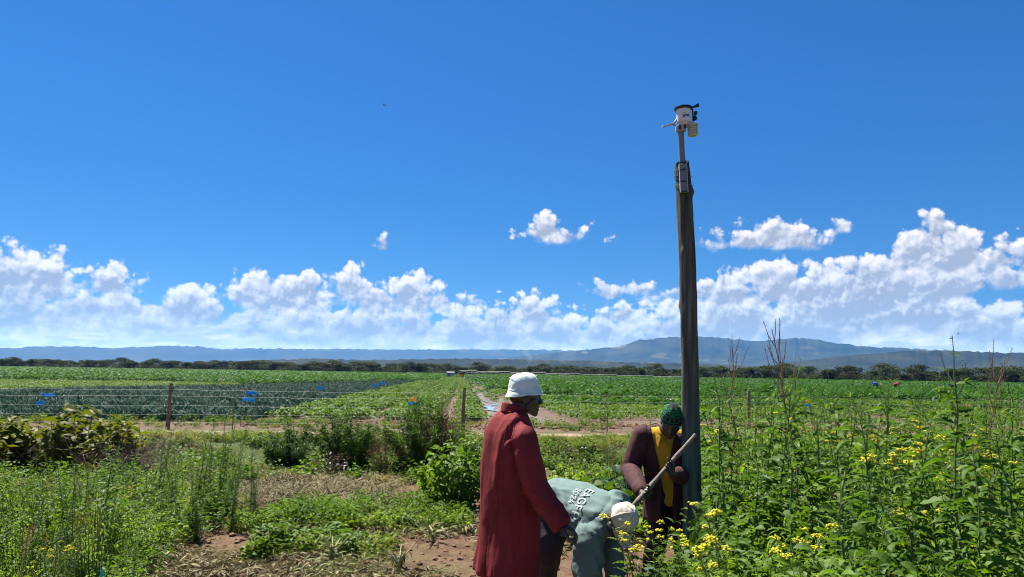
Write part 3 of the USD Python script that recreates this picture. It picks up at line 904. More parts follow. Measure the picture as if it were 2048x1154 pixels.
def fill(poly, step, rg, skip=0.0, jit=.12, turn=math.atan(-ROW)):
    """A grid of patch centres, turned with the crop rows, inside a polygon."""
    P = Polygon(poly); x0, y0, x1, y1 = P.bounds
    m = max(x1 - x0, y1 - y0) * 1.1; k = int(m / step) + 2
    a, b = np.meshgrid(np.arange(-k, k + 1) * step, np.arange(-k, k + 1) * step)
    a, b = a.ravel() + rg.normal(0, jit * step * .3, a.size), b.ravel() + rg.normal(0, jit * step * .3, a.size)
    c, s = math.cos(turn), math.sin(turn); cx, cy = (x0 + x1) / 2, (y0 + y1) / 2
    x, y = cx + a * c - b * s, cy + a * s + b * c
    ok = shapely.contains_xy(P, x, y) & seen(x, y, 3) & (rg.random(x.size) >= skip)
    x, y = x[ok], y[ok]
    return on_soil(x, y)


rg = np.random.default_rng(31)
T0 = math.atan(-ROW)


def crop(name, protos, poly, step, label, cat, scale=(.85, 1.15), skip=0.0, along=True):
    pts = fill(poly, step, rg, skip, turn=T0 if along else .03)
    th = (T0 if along else T0 + math.pi / 2) + np.pi * rg.integers(0, 2, len(pts))
    return scatter(name, protos, pts, label, scale, rg, 1.5, cat, th)


crop('onion_crop', onion_p, [(-8.4, 23.6), (-30, 21.6), (-36, 40), (-31.5, 45), (-24.4, 68), (-17.4, 110), (-13.9, 112)], .96, 'blue green onion plants in a dense block beyond the wire fence', 'onions', (.9, 1.2))
crop('low_leafy_crop', bean_p, [(-32.5, 45.5), (-25.2, 68.5), (-33, 76), (-60, 72), (-48, 48)], 1.55, 'pale green leafy crop behind the left end of the onions', 'crop', (.9, 1.3))
crop('tall_leafy_crop', tall_p, [(-25.0, 69.5), (-18.0, 111), (-13.5, 116), (-13.5, 128), (-90, 118), (-60, 73), (-33.4, 77)], 1.75, 'bright green leafy crop in rows behind the onion block', 'crop', (.8, 1.1), along=False)
crop('tall_leafy_crop', far_p, [(-100, 121), (-14, 131), (-19, 210), (-150, 210)], 3.9, 'second bright green crop block beyond a dark gap on the left', 'crop', (.7, 1.15), along=False)
crop('tall_leafy_crop', far_p, [(-160, 216), (-20, 216), (-34, 425), (-330, 478)], 4.2, 'farthest crop block on the left, reaching to the wood', 'crop', (.7, 1.2), skip=.08, along=False)
# beans in rows that run away from the camera, up to the muddy lane
clump = []
for _ in range(4):
    m = MB()
    for q in range(3):
        bean(m, RG.normal(0, .10, 3) * [1, 1, 0], RG.uniform(.9, 1.25), 12)
    clump.append((m, 'bean_leaf'))
for X0, lab in ((-7.7, 'bean row bordering the onion block'), (-6.55, 'second bean row from the onion block'), (-5.4, 'bean row left of the wide earth gap'), (-3.95, 'bean row right of the wide earth gap'), (-2.85, 'bean row just behind the yellow and blue trap'), (-1.35, 'bean row along the left edge of the muddy lane')):
    ys = np.arange(25.2, 118, .30); ys = np.repeat(ys, 2) + rg.normal(0, .07, 2 * len(ys))
    xs = X0 + ROW * (ys - 25) + rg.normal(0, .16, len(ys))
    scatter('bean_row', clump, on_soil(xs, ys), lab, (.8, 1.2), rg, 6, 'bean row')
ys = rg.uniform(25, 100, 170); xs = lane_x(ys) + rg.choice([.25, 1.1, -1.05], 170) + rg.normal(0, .12, 170); ok = meshkit.noise(np.stack([xs * .6, ys * .25, 0 * xs], -1), 5) > .45
scatter('lane_weeds', clump, on_soil(xs[ok], ys[ok], .03), 'stray bean plants and weeds growing along the muddy lane', (.45, .95), rg, 8, 'weeds')
crop('bean_crop', bean_p, [(-13.4, 119), (-7.6, 119), (-13, 200), (-18.4, 200)], 1.9, 'bean rows far down beside the muddy lane', 'beans', skip=.12)
crop('bean_crop', far_p, [(-7.8, 114), (4, 114), (4, 240), (-20, 330), (-33, 400), (-19, 206), (-13, 202)], 4.2, 'crop closing the far end of the muddy lane', 'beans', (.5, .8), skip=.1)


def right(y0, y1, protos, step, name, label, cat, scale, skip=0.0, wob=.8):
    xs = np.linspace(0, 1, 14)
    l0, l1 = lane_x(y0) + 1.5, lane_x(y1) + 1.5
    r0, r1 = y0 * .80 + 4, y1 * .80 + 4
    lo = [(l0 + (r0 - l0) * t, y0 + .03 * (r0 - l0) * t + wob * (meshkit.noise(np.array([t * 9, y0, 0.0]), 2) - .5)) for t in xs]
    hi = [(l1 + (r1 - l1) * t, y1 + .03 * (r1 - l1) * t + wob * (meshkit.noise(np.array([t * 9, y1, 0.0]), 2) - .5)) for t in xs]
    return crop(name, protos, lo + hi[::-1], step, label, cat, scale, skip, along=False)


right(25.8, 31.0, bean_p, 1.75, 'bean_crop', 'pale bean rows nearest the dirt track on the right', 'beans', (.75, 1.1), .10)
right(31.6, 36.0, bean_p, 1.6, 'bean_crop', 'second strip of beans right of the muddy lane', 'beans', (.95, 1.25), .03)
right(36.3, 39.5, tall_p, 1.7, 'tall_leafy_crop', 'first strip of tall dark leaves right of the muddy lane', 'crop', (.6, .85), .03)
right(40.3, 47.0, bean_p, 1.6, 'bean_crop', 'third strip of beans, between two tall strips', 'beans', (.95, 1.25), .03)
right(47.6, 54.0, tall_p, 1.7, 'tall_leafy_crop', 'second strip of tall dark leaves right of the muddy lane', 'crop', (.8, 1.1))
right(55.0, 63.0, bean_p, 1.6, 'bean_crop', 'fourth strip of beans beyond the second tall strip', 'beans', (1, 1.3))
right(63.6, 78.0, tall_p, 1.75, 'tall_leafy_crop', 'third strip of tall dark leaves right of the muddy lane', 'crop', (.85, 1.15))
right(79.0, 92.0, bean_p, 1.7, 'bean_crop', 'fifth strip of beans, in front of the cabbages', 'beans', (1, 1.3))
right(93.0, 112.0, cab_p, 1.75, 'cabbage_crop', 'blue green cabbages where the workers bend', 'cabbages', (.95, 1.25))
right(113.0, 135.0, far_p, 3.8, 'tall_leafy_crop', 'green crop strip just behind the cabbages', 'crop', (.7, 1.0))
right(137.0, 160.0, far_cab, 3.8, 'cabbage_crop', 'second distant strip of blue green cabbages', 'cabbages', (.6, .9))
crop('tall_leafy_crop', far_p, [(-4, 163), (150, 166), (195, 290), (115, 345), (-15, 395), (-20, 330), (4, 240)], 4.2, 'farthest crop block on the right, reaching to the wood', 'crop', (.7, 1.15), skip=.06, along=False)

# ---------------------------------------------------------------- insect traps
look('trap_blue', {'p': ('principled_bsdf', {'base_color': (.015, .36, .72), 'roughness': .35}), 't': ('translucent_bsdf', {'color': (.01, .4, .8)}), 'm': ('mix_closure', {'fac': .3})}, [('p.BSDF', 'm.closure1'), ('t.BSDF', 'm.closure2')], 'm.closure')
look('trap_yellow', {'p': ('principled_bsdf', {'base_color': (.75, .48, .02), 'roughness': .35}), 't': ('translucent_bsdf', {'color': (.8, .5, .02)}), 'm': ('mix_closure', {'fac': .3})}, [('p.BSDF', 'm.closure1'), ('t.BSDF', 'm.closure2')], 'm.closure')


def panel(w, h, bend):
    u = np.linspace(-.5, .5, 9); v = np.linspace(-.5, .5, 4)
    U, V = np.meshgrid(u, v)
    X, Z, Y = U * w, V * h + .05 * w * np.sin(U * 7 + bend), .06 * w * np.cos(U * 6.0 + V * 2 + bend)
    K = np.arange(U.size).reshape(U.shape)
    q = np.stack([K[:-1, :-1], K[:-1, 1:], K[1:, 1:], K[1:, :-1]], -1).reshape(-1, 4)
    p = np.stack([X, Y, Z], -1).reshape(-1, 3)
    back = p + [0, .006, 0]
    n = len(p)
    return np.vstack([p, back]), np.vstack([q, q[:, ::-1] + n])


def trap(px, py, y, panels, label, lean=0.0, zt=.80):
    for _ in range(30):
        y *= (H_CAM - zt) / max(.05, H_CAM - at_depth(px, py, y)[2])
    top = at_depth(px, py, y); t = thing('insect_trap', label, 'trap', (top[0], y, float(height(top[0], y))))
    h = top[2] - float(height(top[0], y))
    s = y / F_PX
    for dx in (-.5, .5):
        w = panels[0][3] * s
        obj('stick', tube([[dx * w, .01, -.1], [dx * w + lean, .01, h + .12]], [.012, .010], 6), 'twig_grey', t, True)
    for (mat, ox, oy, w, hh) in panels:
        v, f = panel(w * s, hh * s, px * .7)
        obj('panel', (v + [ox * s, -.012, h - oy * s], f), mat, t, True)


B_, Y_ = 'trap_blue', 'trap_yellow'
trap(97, 790, 42, [(B_, 0, 0, 25, 7)], 'blue sticky trap above the yellow green shrub at the left')
trap(82, 806, 40, [(B_, 0, 0, 16, 9)], 'crumpled blue trap low among the onions at the far left', zt=.5)
trap(503, 786, 44, [(B_, 0, 0, 22, 6)], 'farther of two blue traps close together in the onions')
trap(497, 799, 35, [(B_, 0, 0, 26, 7)], 'nearer of two blue traps close together in the onions')
trap(640, 776, 66, [(B_, 0, 0, 14, 5)], 'lone blue trap in the onions between the pair and the far end')
trap(749, 771, 84, [(B_, 0, 0, 12, 5)], 'blue trap near the far corner of the onions')
trap(765, 767, 95, [(B_, 0, 0, 9, 5)], 'farthest small blue trap at the onion corner')
trap(828, 799, 40, [(Y_, 0, 0, 19, 7), (B_, -1, 7.5, 21, 6)], 'yellow trap with a blue strip below it among the bean rows')
trap(1617, 803, 46, [(Y_, 0, 0, 12, 6), (B_, 0, 6.5, 12, 6)], 'yellow and blue trap in the beans right of the pole')
trap(1461, 777, 62, [(Y_, 0, 0, 8, 4), (B_, 0, 4.5, 8, 3.5)], 'small yellow and blue trap just right of the pole')
trap(1935, 813, 36, [(Y_, 0, 0, 12, 8)], 'plain yellow trap before the dead brown stalk at the right')

# ---------------------------------------------------------------- wire fence
plain('old_wood', (.15, .105, .070), rough=.9, vary=.45, scale=14, spec=.1, bump=.01, bscale=80)
plain('wire_metal', (.45, .46, .47), rough=.6, vary=.1, metal=.2)
fence = thing('wire_fence', 'five strand wire fence on old wooden posts beside the dirt track', 'fence')
rg = np.random.default_rng(12)
fp = [(-17.8, 20.0, 1.25), (-9.55, 20.7, 1.27), (-1.38, 21.6, 1.26), (7.2, 22.4, 1.27), (16.1, 23.2, 1.16), (24.5, 24.0, 1.2)]
for k, (x, y, h) in enumerate(fp):
    z0 = float(height(x, y)); q = [[x + .02, y, z0 - .3], [x + rg.normal(0, .015), y, z0 + h * .45], [x + .03, y, z0 + h * .8], [x + .035, y, z0 + h]]
    v, f = tube(q, [.062, .056, .05, .042], 9)
    v = v + (meshkit.noise(v * [14, 14, 5], k)[:, None] - .5) * [.035, .035, .01]
    obj('post', (v, f), 'old_wood', fence, True)
x, y = -7.8, 20.9
obj('dropper', tube([[x, y, 0], [x + .01, y, 1.22]], [.014, .011], 6), 'old_wood', fence, True)
x, y = 2.9, 22.0
obj('dropper', tube([[x, y, 0], [x - .03, y, 1.15]], [.014, .011], 6), 'old_wood', fence, True)
for zz in (.20, .42, .66, .92, 1.10):
    pts = []
    for (x0, y0, _), (x1, y1, _) in zip(fp[:-1], fp[1:]):
        for t in np.linspace(0, 1, 9)[:-1]:
            pts.append([x0 + (x1 - x0) * t, y0 + (y1 - y0) * t - .07, zz + float(height(x0, y0)) - .025 * math.sin(math.pi * t)])
    obj('wire', tube(pts, [.0018] * len(pts), 5), 'wire_metal', fence, True)

# ---------------------------------------------------------------- far off: irrigation line, tank, crates, workers
line = thing('irrigation_line', 'long pale irrigation pipe on short posts in front of the far wood', 'irrigation line')
a, b = at_depth(918, 741, 352), at_depth(1365, 753.5, 318)
k = 64
pts = np.array([a + (b - a) * t + [0, 0, .12 * math.sin(t * 40)] for t in np.linspace(0, 1, k)])
plain('galvanised', (.42, .43, .42), rough=.5, vary=.1, metal=.2)
obj('pipe', tube(pts, [.07] * k, 5), 'galvanised', line, True)
obj('lower_pipe', tube(pts[::2] - [0, 0, .75], [.035] * (k // 2), 5), 'galvanised', line, True)
for i in range(0, k, 2):
    obj('post', tube([[pts[i][0], pts[i][1], 0], pts[i]], [.05, .05], 5), 'galvanised', line, True)

c = at_depth(901, 756, 228)
plain('tank_grey', (.10, .13, .17), rough=.5); plain('roof_grey', (.32, .35, .38), rough=.5); plain('crate_orange', (.55, .16, .03), rough=.5)
t = thing('pump_shed', 'small blue grey pump shed at the far end of the bean rows', 'shed', (c[0], c[1], 0))
m = trimesh.creation.box([2.1, 1.8, 1.45]); m.apply_translation([0, 0, .72]); obj('wall', m, 'tank_grey', t)
m = trimesh.creation.box([2.4, 2.1, .10]); m.apply_transform(trimesh.transformations.rotation_matrix(.08, [1, 0, 0])); m.apply_translation([0, 0, 1.53]); obj('roof', m, 'roof_grey', t)
m = trimesh.creation.box([.7, .05, 1.1]); m.apply_translation([.4, -.925, .56]); obj('door', m, 'roof_grey', t)
for k, (px, w, h, lab) in enumerate([(914, .7, .7, 'orange crate nearest the blue grey pump shed'), (919.5, .6, 1.0, 'taller orange crate, second from the pump shed'), (925, .7, .9, 'orange crate farthest from the pump shed')]):
    c = at_depth(px, 756, 226)
    t = thing('crate', lab, 'crate', (c[0], c[1], 0), .2 * k, group='orange crates by the pump shed')
    for sx, sy, bx, by in ((0, -.5, w, .04), (0, .5, w, .04), (-.5, 0, .04, .7), (.5, 0, .04, .7)):
        m = trimesh.creation.box([bx, by, h]); m.apply_translation([sx * w, sy * .74, h / 2]); obj('side', m, 'crate_orange', t)
    m = trimesh.creation.box([w, .7, .04]); m.apply_translation([0, 0, .03]); obj('bottom', m, 'crate_orange', t)

# ---------------------------------------------------------------- weeds, shrubs and grass in the foreground
rg = np.random.default_rng(55)


def protos_of(name, maker, names, mats, k, split=None):
    out = []
    for i in range(k):
        r = np.random.default_rng(hash_(name) + i); p_ = proto(name)
        made = maker(r, i)
        for nm, mt, ms in zip(names, mats, made):
            for m in (ms if isinstance(ms, list) else [ms]):
                if isinstance(m, MB) and not m.v:
                    continue
                obj(nm, m, mt, p_)
        out.append(p_)
    return out


def hash_(s):
    return sum(ord(c) * (i + 1) for i, c in enumerate(s)) % 9973


P_thistle = protos_of('sow_thistle', lambda r, i: sow_thistle(r, [1.35, 1.5, 1.2, 1.4][i]), ('stem', 'leaf', 'flower_buds'), ('stem_green', 'leaf_thistle', 'leaf_green'), 4)
P_flower = protos_of('yellow_flower_weed', lambda r, i: flower_weed(r, 1.0, i % 2 == 1, 3 + i), ('stem', 'leaves', 'flowers'), ('stem_green', 'leaf_green', 'petal_yellow'), 4)
P_horse = protos_of('horseweed', lambda r, i: horseweed(r, [1.1, 1.25, 1.0, 1.2][i]), ('stem', 'leaves', 'seed_heads'), ('stem_green', 'leaf_deep', 'leaf_thistle'), 4)
P_rust = protos_of('rusty_weed', lambda r, i: horseweed(r, 1.1, 60), ('stem', 'leaves', 'seed_heads'), ('stem_dry', 'leaf_olive', 'rust_flower'), 2)
P_lime = protos_of('feathery_weed', lambda r, i: horseweed(r, .9, 260, 'narrow', .085, False), ('stem', 'leaves', 'seed_heads'), ('stem_green', 'leaf_lime', 'leaf_lime'), 2)
P_leafy = protos_of('leafy_weed', lambda r, i: broad_bush(r, .9, .5, 300, .07, 'oval' if i else 'lance2'), ('stem', 'leaves'), ('stem_green', 'leaf_bright'), 2)
P_dock = protos_of('seed_stalk', lambda r, i: dock_stalk(r, 2.0, 12 + i), ('stem', 'seeds'), ('stem_dry', 'seed_brown'), 3)


def height_for(px, py, y):
    """World x, and the plant height whose top shows at the pixel when it stands at depth y."""
    p = at_depth(px, py, y)
    return p[0], p[2] - float(height(p[0], y))


def stand(protos_, base_h, name, label, cat, px, py, y, group=None, k=None, wide=1.0):
    x, h = height_for(px, py, y)
    s = h / base_h
    p_ = protos_[rg.integers(len(protos_)) if k is None else k]
    return copy_of(p_, name, label, cat, (x, y, float(height(x, y)) - .01), rg.uniform(0, 6.28), (s * wide, s * wide, s), (rg.normal(0, 2.5), rg.normal(0, 2.5)), group)


# plants that can be pointed out
stand(P_dock, 2.0, 'seed_stalk', 'tall dead brown seed stalk just right of the wooden pole', 'seed stalk', 1452, 688, 6.6, k=0)
stand(P_dock, 2.0, 'seed_stalk', 'tallest dead brown seed stalk, in front of the mountain right of the pole', 'seed stalk', 1603, 654, 5.9, k=1)
stand(P_dock, 2.0, 'seed_stalk', 'reddish dead seed stalk standing near the right edge', 'seed stalk', 1958, 711, 6.6, k=2)
stand(P_thistle, 1.5, 'sow_thistle', 'tallest green sow thistle, left of the reddish dead stalk', 'thistle', 1908, 738, 5.0, k=1)
stand(P_thistle, 1.4, 'sow_thistle', 'sow thistle close against the right side of the wooden pole', 'thistle', 1432, 850, 5.6, k=3)
stand(P_thistle, 1.2, 'sow_thistle', 'bright sow thistle with broad leaves low in front, right of the yellow flowers', 'thistle', 1690, 1005, 4.3, k=2)
stand(P_thistle, 1.35, 'sow_thistle', 'sow thistle with crossing leaves directly in front of the right fence post', 'thistle', 1515, 812, 6.2, k=0)
for px, py, y, k, lab in [
    (1295, 1012, 4.9, 0, 'yellow flowering weed in front of the cap of the bending man'), (1508, 990, 4.2, 1, 'largest yellow flower clusters low to the right of the pole'), (1545, 1030, 4.0, 2, 'yellow flowering weed right of the largest clusters'),
    (1478, 1075, 3.8, 3, 'yellow flowering weed lowest in front, below the largest clusters'), (1602, 1055, 4.1, 0, 'yellow flowering weed beside the bright broad leaved thistle'), (1640, 820, 7.4, 1, 'yellow flowering weed reaching up before the crop strips'),
    (1790, 855, 6.6, 2, 'yellow flowering weed before the dirt track at the right'), (1740, 890, 6.0, 3, 'yellow flowering weed in the middle of the right weed stand'), (1950, 850, 6.4, 0, 'yellow flowering weed below the reddish dead stalk'), (1880, 840, 7.0, 1, 'yellow flowering weed left of the tallest thistle'),
    (1470, 845, 7.2, 1, 'yellow flowering weed behind the thistle at the pole'), (1612, 1118, 3.6, 2, 'yellow flowering weed at the lower edge of the picture')]:
    stand(P_flower, 1.0, 'yellow_flower_weed', lab, 'flowering weed', px, py, y, k=k)
for px, py, y, lab in [(1420, 1040, 4.1, 'lime green feathery weed in front of the foot of the pole'), (1455, 1075, 3.7, 'lime green feathery weed lowest beside the pole foot')]:
    stand(P_lime, .9, 'feathery_weed', lab, 'weed', px, py, y, wide=1.3)

TC = 'tall green sow thistle rising out of the right weed stand before the crop strips'
for px, py, y in [(1440, 800, 6.6), (1490, 835, 7.4), (1555, 815, 6.4), (1585, 790, 7.0), (1625, 830, 6.0), (1655, 850, 5.4), (1675, 800, 7.3), (1715, 820, 6.6), (1745, 850, 5.6), (1775, 812, 7.0), (1810, 835, 6.1), (1845, 800, 6.6), (1870, 850, 5.4), (1925, 800, 6.0), (1965, 830, 5.6), (1990, 805, 6.5), (2025, 822, 5.8), (1580, 880, 5.0), (1700, 900, 4.8), (1830, 905, 4.7), (1960, 900, 4.6), (1500, 890, 5.4)]:
    stand(P_thistle, 1.36, 'sow_thistle', TC, 'thistle', px, py, y, 'tall sow thistles of the right weed stand', wide=1.0)
for px, py, y, k, lab in [(1318, 1038, 5.15, 1, 'yellow flowering weed before the left boot of the pole holder'), (1336, 1062, 5.0, 3, 'shorter yellow flowering weed before the legs of the pole holder'), (1276, 1032, 4.75, 2, 'yellow flowering weed leaning left, nearest the cap of the bending man')]:
    stand(P_flower, 1.0, 'yellow_flower_weed', lab, 'flowering weed', px, py, y, k=k, wide=1.2)
for px, py, y, lab in [(1345, 1112, 5.3, 'small leafy weed at the foot of the wooden pole'), (1376, 1098, 5.25, 'leafy weed directly before the foot of the wooden pole'), (1300, 1098, 5.2, 'small leafy weed below the flowers beside the cap')]:
    stand(P_leafy, .9, 'leafy_weed', lab, 'weed', px, py, y, wide=1.2)
# the weed stand right of the pole
def right_edge(y):
    return np.interp(y, [2.5, 4.2, 5.2, 5.7, 6.1, 6.6, 7.3, 9, 12, 16], [.80, 1.0, 1.32, 1.5, 1.64, 1.78, 1.95, 2.25, 2.4, 2.6])


def weed_spots(n, y0, y1, edge, side, taken, gap):
    out = []
    while len(out) < n:
        y = math.sqrt(rg.uniform(y0 * y0, y1 * y1)); x = side * rg.uniform(.3, .74 * y + .5)
        e = edge(y)
        if (side > 0 and x < e) or (side < 0 and x > e):
            continue
        if all((x - a) ** 2 + (y - b) ** 2 > gap * gap for a, b in taken[-80:]):
            out.append((x, y)); taken.append((x, y))
    return out


def drop(protos_, name, label, cat, group, spots, smin, smax):
    for x, y in spots:
        s = rg.uniform(smin, smax) * (np.interp(y, [5, 6.5, 9], [1, 1.12, 1.15]) if x > 0 else np.interp(y, [5, 7, 9, 11.5], [.95, .92, .78, .5]))
        s *= .66 + .46 * float(meshkit.noise(np.array([x * 1.1, y * .8, 2.0]), 6))
        copy_of(protos_[rg.integers(len(protos_))], name, label, cat, (x, y, float(height(x, y)) - .01), rg.uniform(0, 6.28), (s, s, s * rg.uniform(.9, 1.1)), (rg.normal(0, 6), rg.normal(0, 6)), group)


tk = []
RS = 'in the dense weed stand right of the pole'
drop(P_thistle, 'sow_thistle', 'green sow thistle with toothed leaves ' + RS, 'thistle', 'sow thistles of the right weed stand', weed_spots(92, 3.6, 13, right_edge, 1, tk, .17), .62, 1.0)
drop(P_flower, 'yellow_flower_weed', 'leafy weed topped with small yellow flowers ' + RS, 'flowering weed', 'yellow flowering weeds of the right weed stand', weed_spots(20, 4.6, 11, right_edge, 1, tk, .2), .75, 1.15)
drop(P_horse, 'horseweed', 'slender dark weed with narrow leaves ' + RS, 'weed', 'slender weeds of the right weed stand', weed_spots(66, 3.2, 14, right_edge, 1, tk, .14), .65, 1.1)
drop(P_leafy, 'leafy_weed', 'bushy weed with bright oval leaves ' + RS, 'weed', 'bushy weeds of the right weed stand', weed_spots(74, 3.0, 13, right_edge, 1, tk, .15), .7, 1.1)
drop(P_rust, 'rusty_weed', 'weed gone over to rusty seed ' + RS, 'weed', 'rusty weeds of the right weed stand', [q for q in weed_spots(60, 4.2, 10, right_edge, 1, tk, .12) if q[0] / q[1] > .36][:26], .8, 1.1)


def left_edge(y):
    return np.interp(y, [3, 5.2, 6.4, 7.5, 9, 10.5, 13], [-1.9, -2.5, -3.05, -3.15, -3.15, -4.0, -5.5])


tk = []
LS = 'in the weed bank at the left'
drop(P_horse, 'horseweed', 'slender dark weed with narrow leaves ' + LS, 'weed', 'slender weeds of the left weed bank', weed_spots(62, 4.6, 10.5, left_edge, -1, tk, .16), .50, .92)
drop(P_leafy, 'leafy_weed', 'bushy weed with bright oval leaves ' + LS, 'weed', 'bushy weeds of the left weed bank', weed_spots(84, 4.2, 10, left_edge, -1, tk, .16), .45, .8)
drop(P_flower, 'yellow_flower_weed', 'leafy weed topped with small yellow flowers ' + LS, 'flowering weed', 'yellow flowering weeds of the left weed bank', weed_spots(7, 4.8, 9, left_edge, -1, tk, .2), .5, .75)
drop(P_rust, 'rusty_weed', 'weed gone over to rusty seed ' + LS, 'weed', 'rusty weeds of the left weed bank', weed_spots(34, 5.0, 9.5, left_edge, -1, tk, .2), .55, .8)
drop(P_thistle, 'sow_thistle', 'green sow thistle with toothed leaves ' + LS, 'thistle', 'sow thistles of the left weed bank', weed_spots(30, 4.8, 10, left_edge, -1, tk, .2), .45, .72)
for px, py, y in [(385, 868, 8.2), (425, 862, 8.8), (440, 880, 8.0), (470, 858, 9.0), (488, 875, 8.5), (510, 890, 8.8), (395, 890, 7.8), (350, 880, 8.6), (300, 890, 8.4), (475, 905, 8.0), (455, 870, 9.2), (525, 920, 8.6)]:
    stand(P_horse, 1.15, 'horseweed', 'dark slender weed in the tall clump right of the left fence post', 'weed', px, py, y, 'slender weeds of the tall clump')
for px, py, y, lab in [(408, 850, 8.6, 'tall dark slender weed standing up before the dirt track at the left'), (455, 842, 8.9, 'tallest dark slender weed of the left bank'), (500, 930, 8.4, 'dark slender weed at the right end of the left bank'), (330, 862, 8.8, 'dark slender weed below the left fence post'), (60, 925, 7.0, 'dark slender weed near the left edge of the picture')]:
    stand(P_horse, 1.15, 'horseweed', lab, 'weed', px, py, y)

# ground cover between those plants
gw = [(ground_weed(rg, .6, .5, 130, 'narrow', .08, .1, 1.2), 'leaf_lime'), (ground_weed(rg, .75, .55, 210, 'oval', .055), 'leaf_green'), (ground_weed(rg, .7, .5, 150, 'narrow', .10, -.1, 1.2), 'leaf_deep'), (ground_weed(rg, .6, .55, 110, 'frond', .13), 'leaf_green'), (ground_weed(rg, .65, .5, 150, 'lance2', .09), 'leaf_thistle'), (ground_weed(rg, .5, .5, 180, 'oval', .05), 'leaf_bright')]


def cover(n, y0, y1, edge, side, far=.76):
    y = np.sqrt(rg.uniform(y0 * y0, y1 * y1, n)); x = side * rg.uniform(0, 1, n) * (far * y + .6)
    ok = x > edge(y) if side > 0 else x < edge(y)
    return on_soil(x[ok], y[ok])


scatter('ground_cover', gw, cover(1900, 2.6, 14.5, right_edge, 1), 'dense green undergrowth of the weed stand right of the pole', (.75, 1.4), rg, 10, 'undergrowth')
scatter('ground_cover', gw, cover(1000, 3.6, 10.2, left_edge, -1), 'dense green undergrowth of the weed bank at the left', (.40, .80), rg, 10, 'undergrowth')

def area(n, poly):
    P = Polygon(poly); x0, y0, x1, y1 = P.bounds
    x, y = rg.uniform(x0, x1, n), rg.uniform(y0, y1, n); ok = shapely.contains_xy(P, x, y) & seen(x, y, 1)
    return x[ok], y[ok]


x, y = area(170, [(.80, 4.3), (1.5, 4.2), (1.75, 5.6), (1.25, 5.75), (.9, 5.3)])
scatter('low_weeds', [(ground_weed(rg, .45, .35, 90, 'frond', .11), 'leaf_green'), (ground_weed(rg, .4, .35, 60, 'lance2', .12), 'leaf_bluish'), (ground_weed(rg, .45, .35, 110, 'narrow', .08, .1, 1.2), 'leaf_bright')], on_soil(x, y), 'low mixed weeds in front of the feet of the pole holder', (.6, 1.15), rg, 10, 'weeds')

x, y = area(900, [(-16, 20.6), (-9.5, 21.2), (7.2, 22.8), (18, 23.8), (18, 25.4), (-8, 24.6), (-16, 22.2)]); dn = meshkit.fbm(np.stack([x * .5, y * .8, 0 * x], -1), 3, 61); ok = dn > .50
scatter('margin_weeds', [(tuft(rg, .26, .3, 50), 'grass_blades'), (ground_weed(rg, .26, .35, 60, 'lance2', .10), 'leaf_green')], on_soil(x[ok], y[ok]), 'thin weeds on the bare margin between the fence and the crops', (.6, 1.3), rg, 10, 'weeds')
# shrubs
def shrub(name, made, mats, label, cat, px, base_h, py_top, y, wide=1.0):
    x, h = height_for(px, py_top, y); s = h / base_h
    t = UsdGeom.Xform.Define(stage, '/World/' + numbered('/World', name))
    place(t, (x, y, float(height(x, y)) - .02), 0, (s * wide, s * wide, s))
    for nm, m, mt in zip(('stem', 'leaves', 'dead_twigs'), made, mats):
        obj(nm, m, mt, t)
    return tag(t, label, cat)


def twigs(rg, h, w, n=60):
    mb = MB()
    for i in range(n):
        a, r = rg.uniform(0, 6.28), w / 2 * rg.random()
        b = np.array([r * .5 * math.cos(a), r * .5 * math.sin(a), 0]); e = np.array([r * 1.3 * math.cos(a + .3), r * 1.3 * math.sin(a + .3), h * rg.uniform(.5, 1)])
        mb.add(*tube([b, (b + e) / 2 + rg.normal(0, .04, 3), e], [.006, .004, .002], 4, cap=False))
        for _ in range(3):
            o = b + (e - b) * rg.uniform(.4, .9); mb.add(*tube([o, o + rg.normal(0, .10, 3)], [.003, .0015], 3, cap=False))
    return mb


r_ = np.random.default_rng(81)
shrub('olive_shrub', (*broad_bush(r_, 1.1, 1.6, 1100, .14), twigs(r_, .7, 1.5)), ('twig_grey', 'leaf_olive', 'twig_grey'), 'yellow green leafy shrub over dead twigs at the left edge', 'shrub', 30, 1.1, 815, 12.0, wide=1.25)
shrub('olive_shrub', (*broad_bush(r_, 1.1, 1.4, 1100, .14), twigs(r_, .7, 1.5)), ('twig_grey', 'leaf_olive', 'twig_grey'), 'tallest yellow green leafy shrub, below the crumpled blue trap', 'shrub', 135, 1.1, 788, 12.2, wide=1.25)
shrub('olive_shrub', (*broad_bush(r_, .9, 1.0, 500, .13), twigs(r_, .8, 1.6, 90)), ('twig_grey', 'leaf_olive', 'twig_grey'), 'smaller yellow green shrub with bare grey twigs on its right', 'shrub', 243, .9, 828, 12.0, wide=1.15)
shrub('brush', (twigs(r_, .55, 1.4, 120), ground_weed(r_, .4, 1.3, 90, 'narrow', .09)), ('twig_grey', 'seed_brown'), 'heap of dead brown twigs right of the yellow green shrubs', 'brush', 262, .55, 880, 11.6)
shrub('feathery_bush', feather_bush(r_, 1.0, 1.3, 2200), ('stem_green', 'leaf_feather'), 'low dark feathery bush left of the two big ones', 'shrub', 582, 1.0, 835, 12.6, wide=.95)
shrub('feathery_bush', feather_bush(r_, 1.1, 1.6, 3400, stems=44), ('stem_green', 'leaf_feather'), 'big dark feathery bush in the middle of the verge', 'shrub', 694, 1.1, 812, 12.6, wide=.92)
shrub('feathery_bush', (*feather_bush(r_, 1.2, 1.6, 3400, stems=44), twigs(r_, 1.15, 1.2, 70)), ('stem_green', 'leaf_feather', 'stem_dry'), 'tallest dark feathery bush with a dead brown top', 'shrub', 852, 1.2, 790, 12.5, wide=.88)
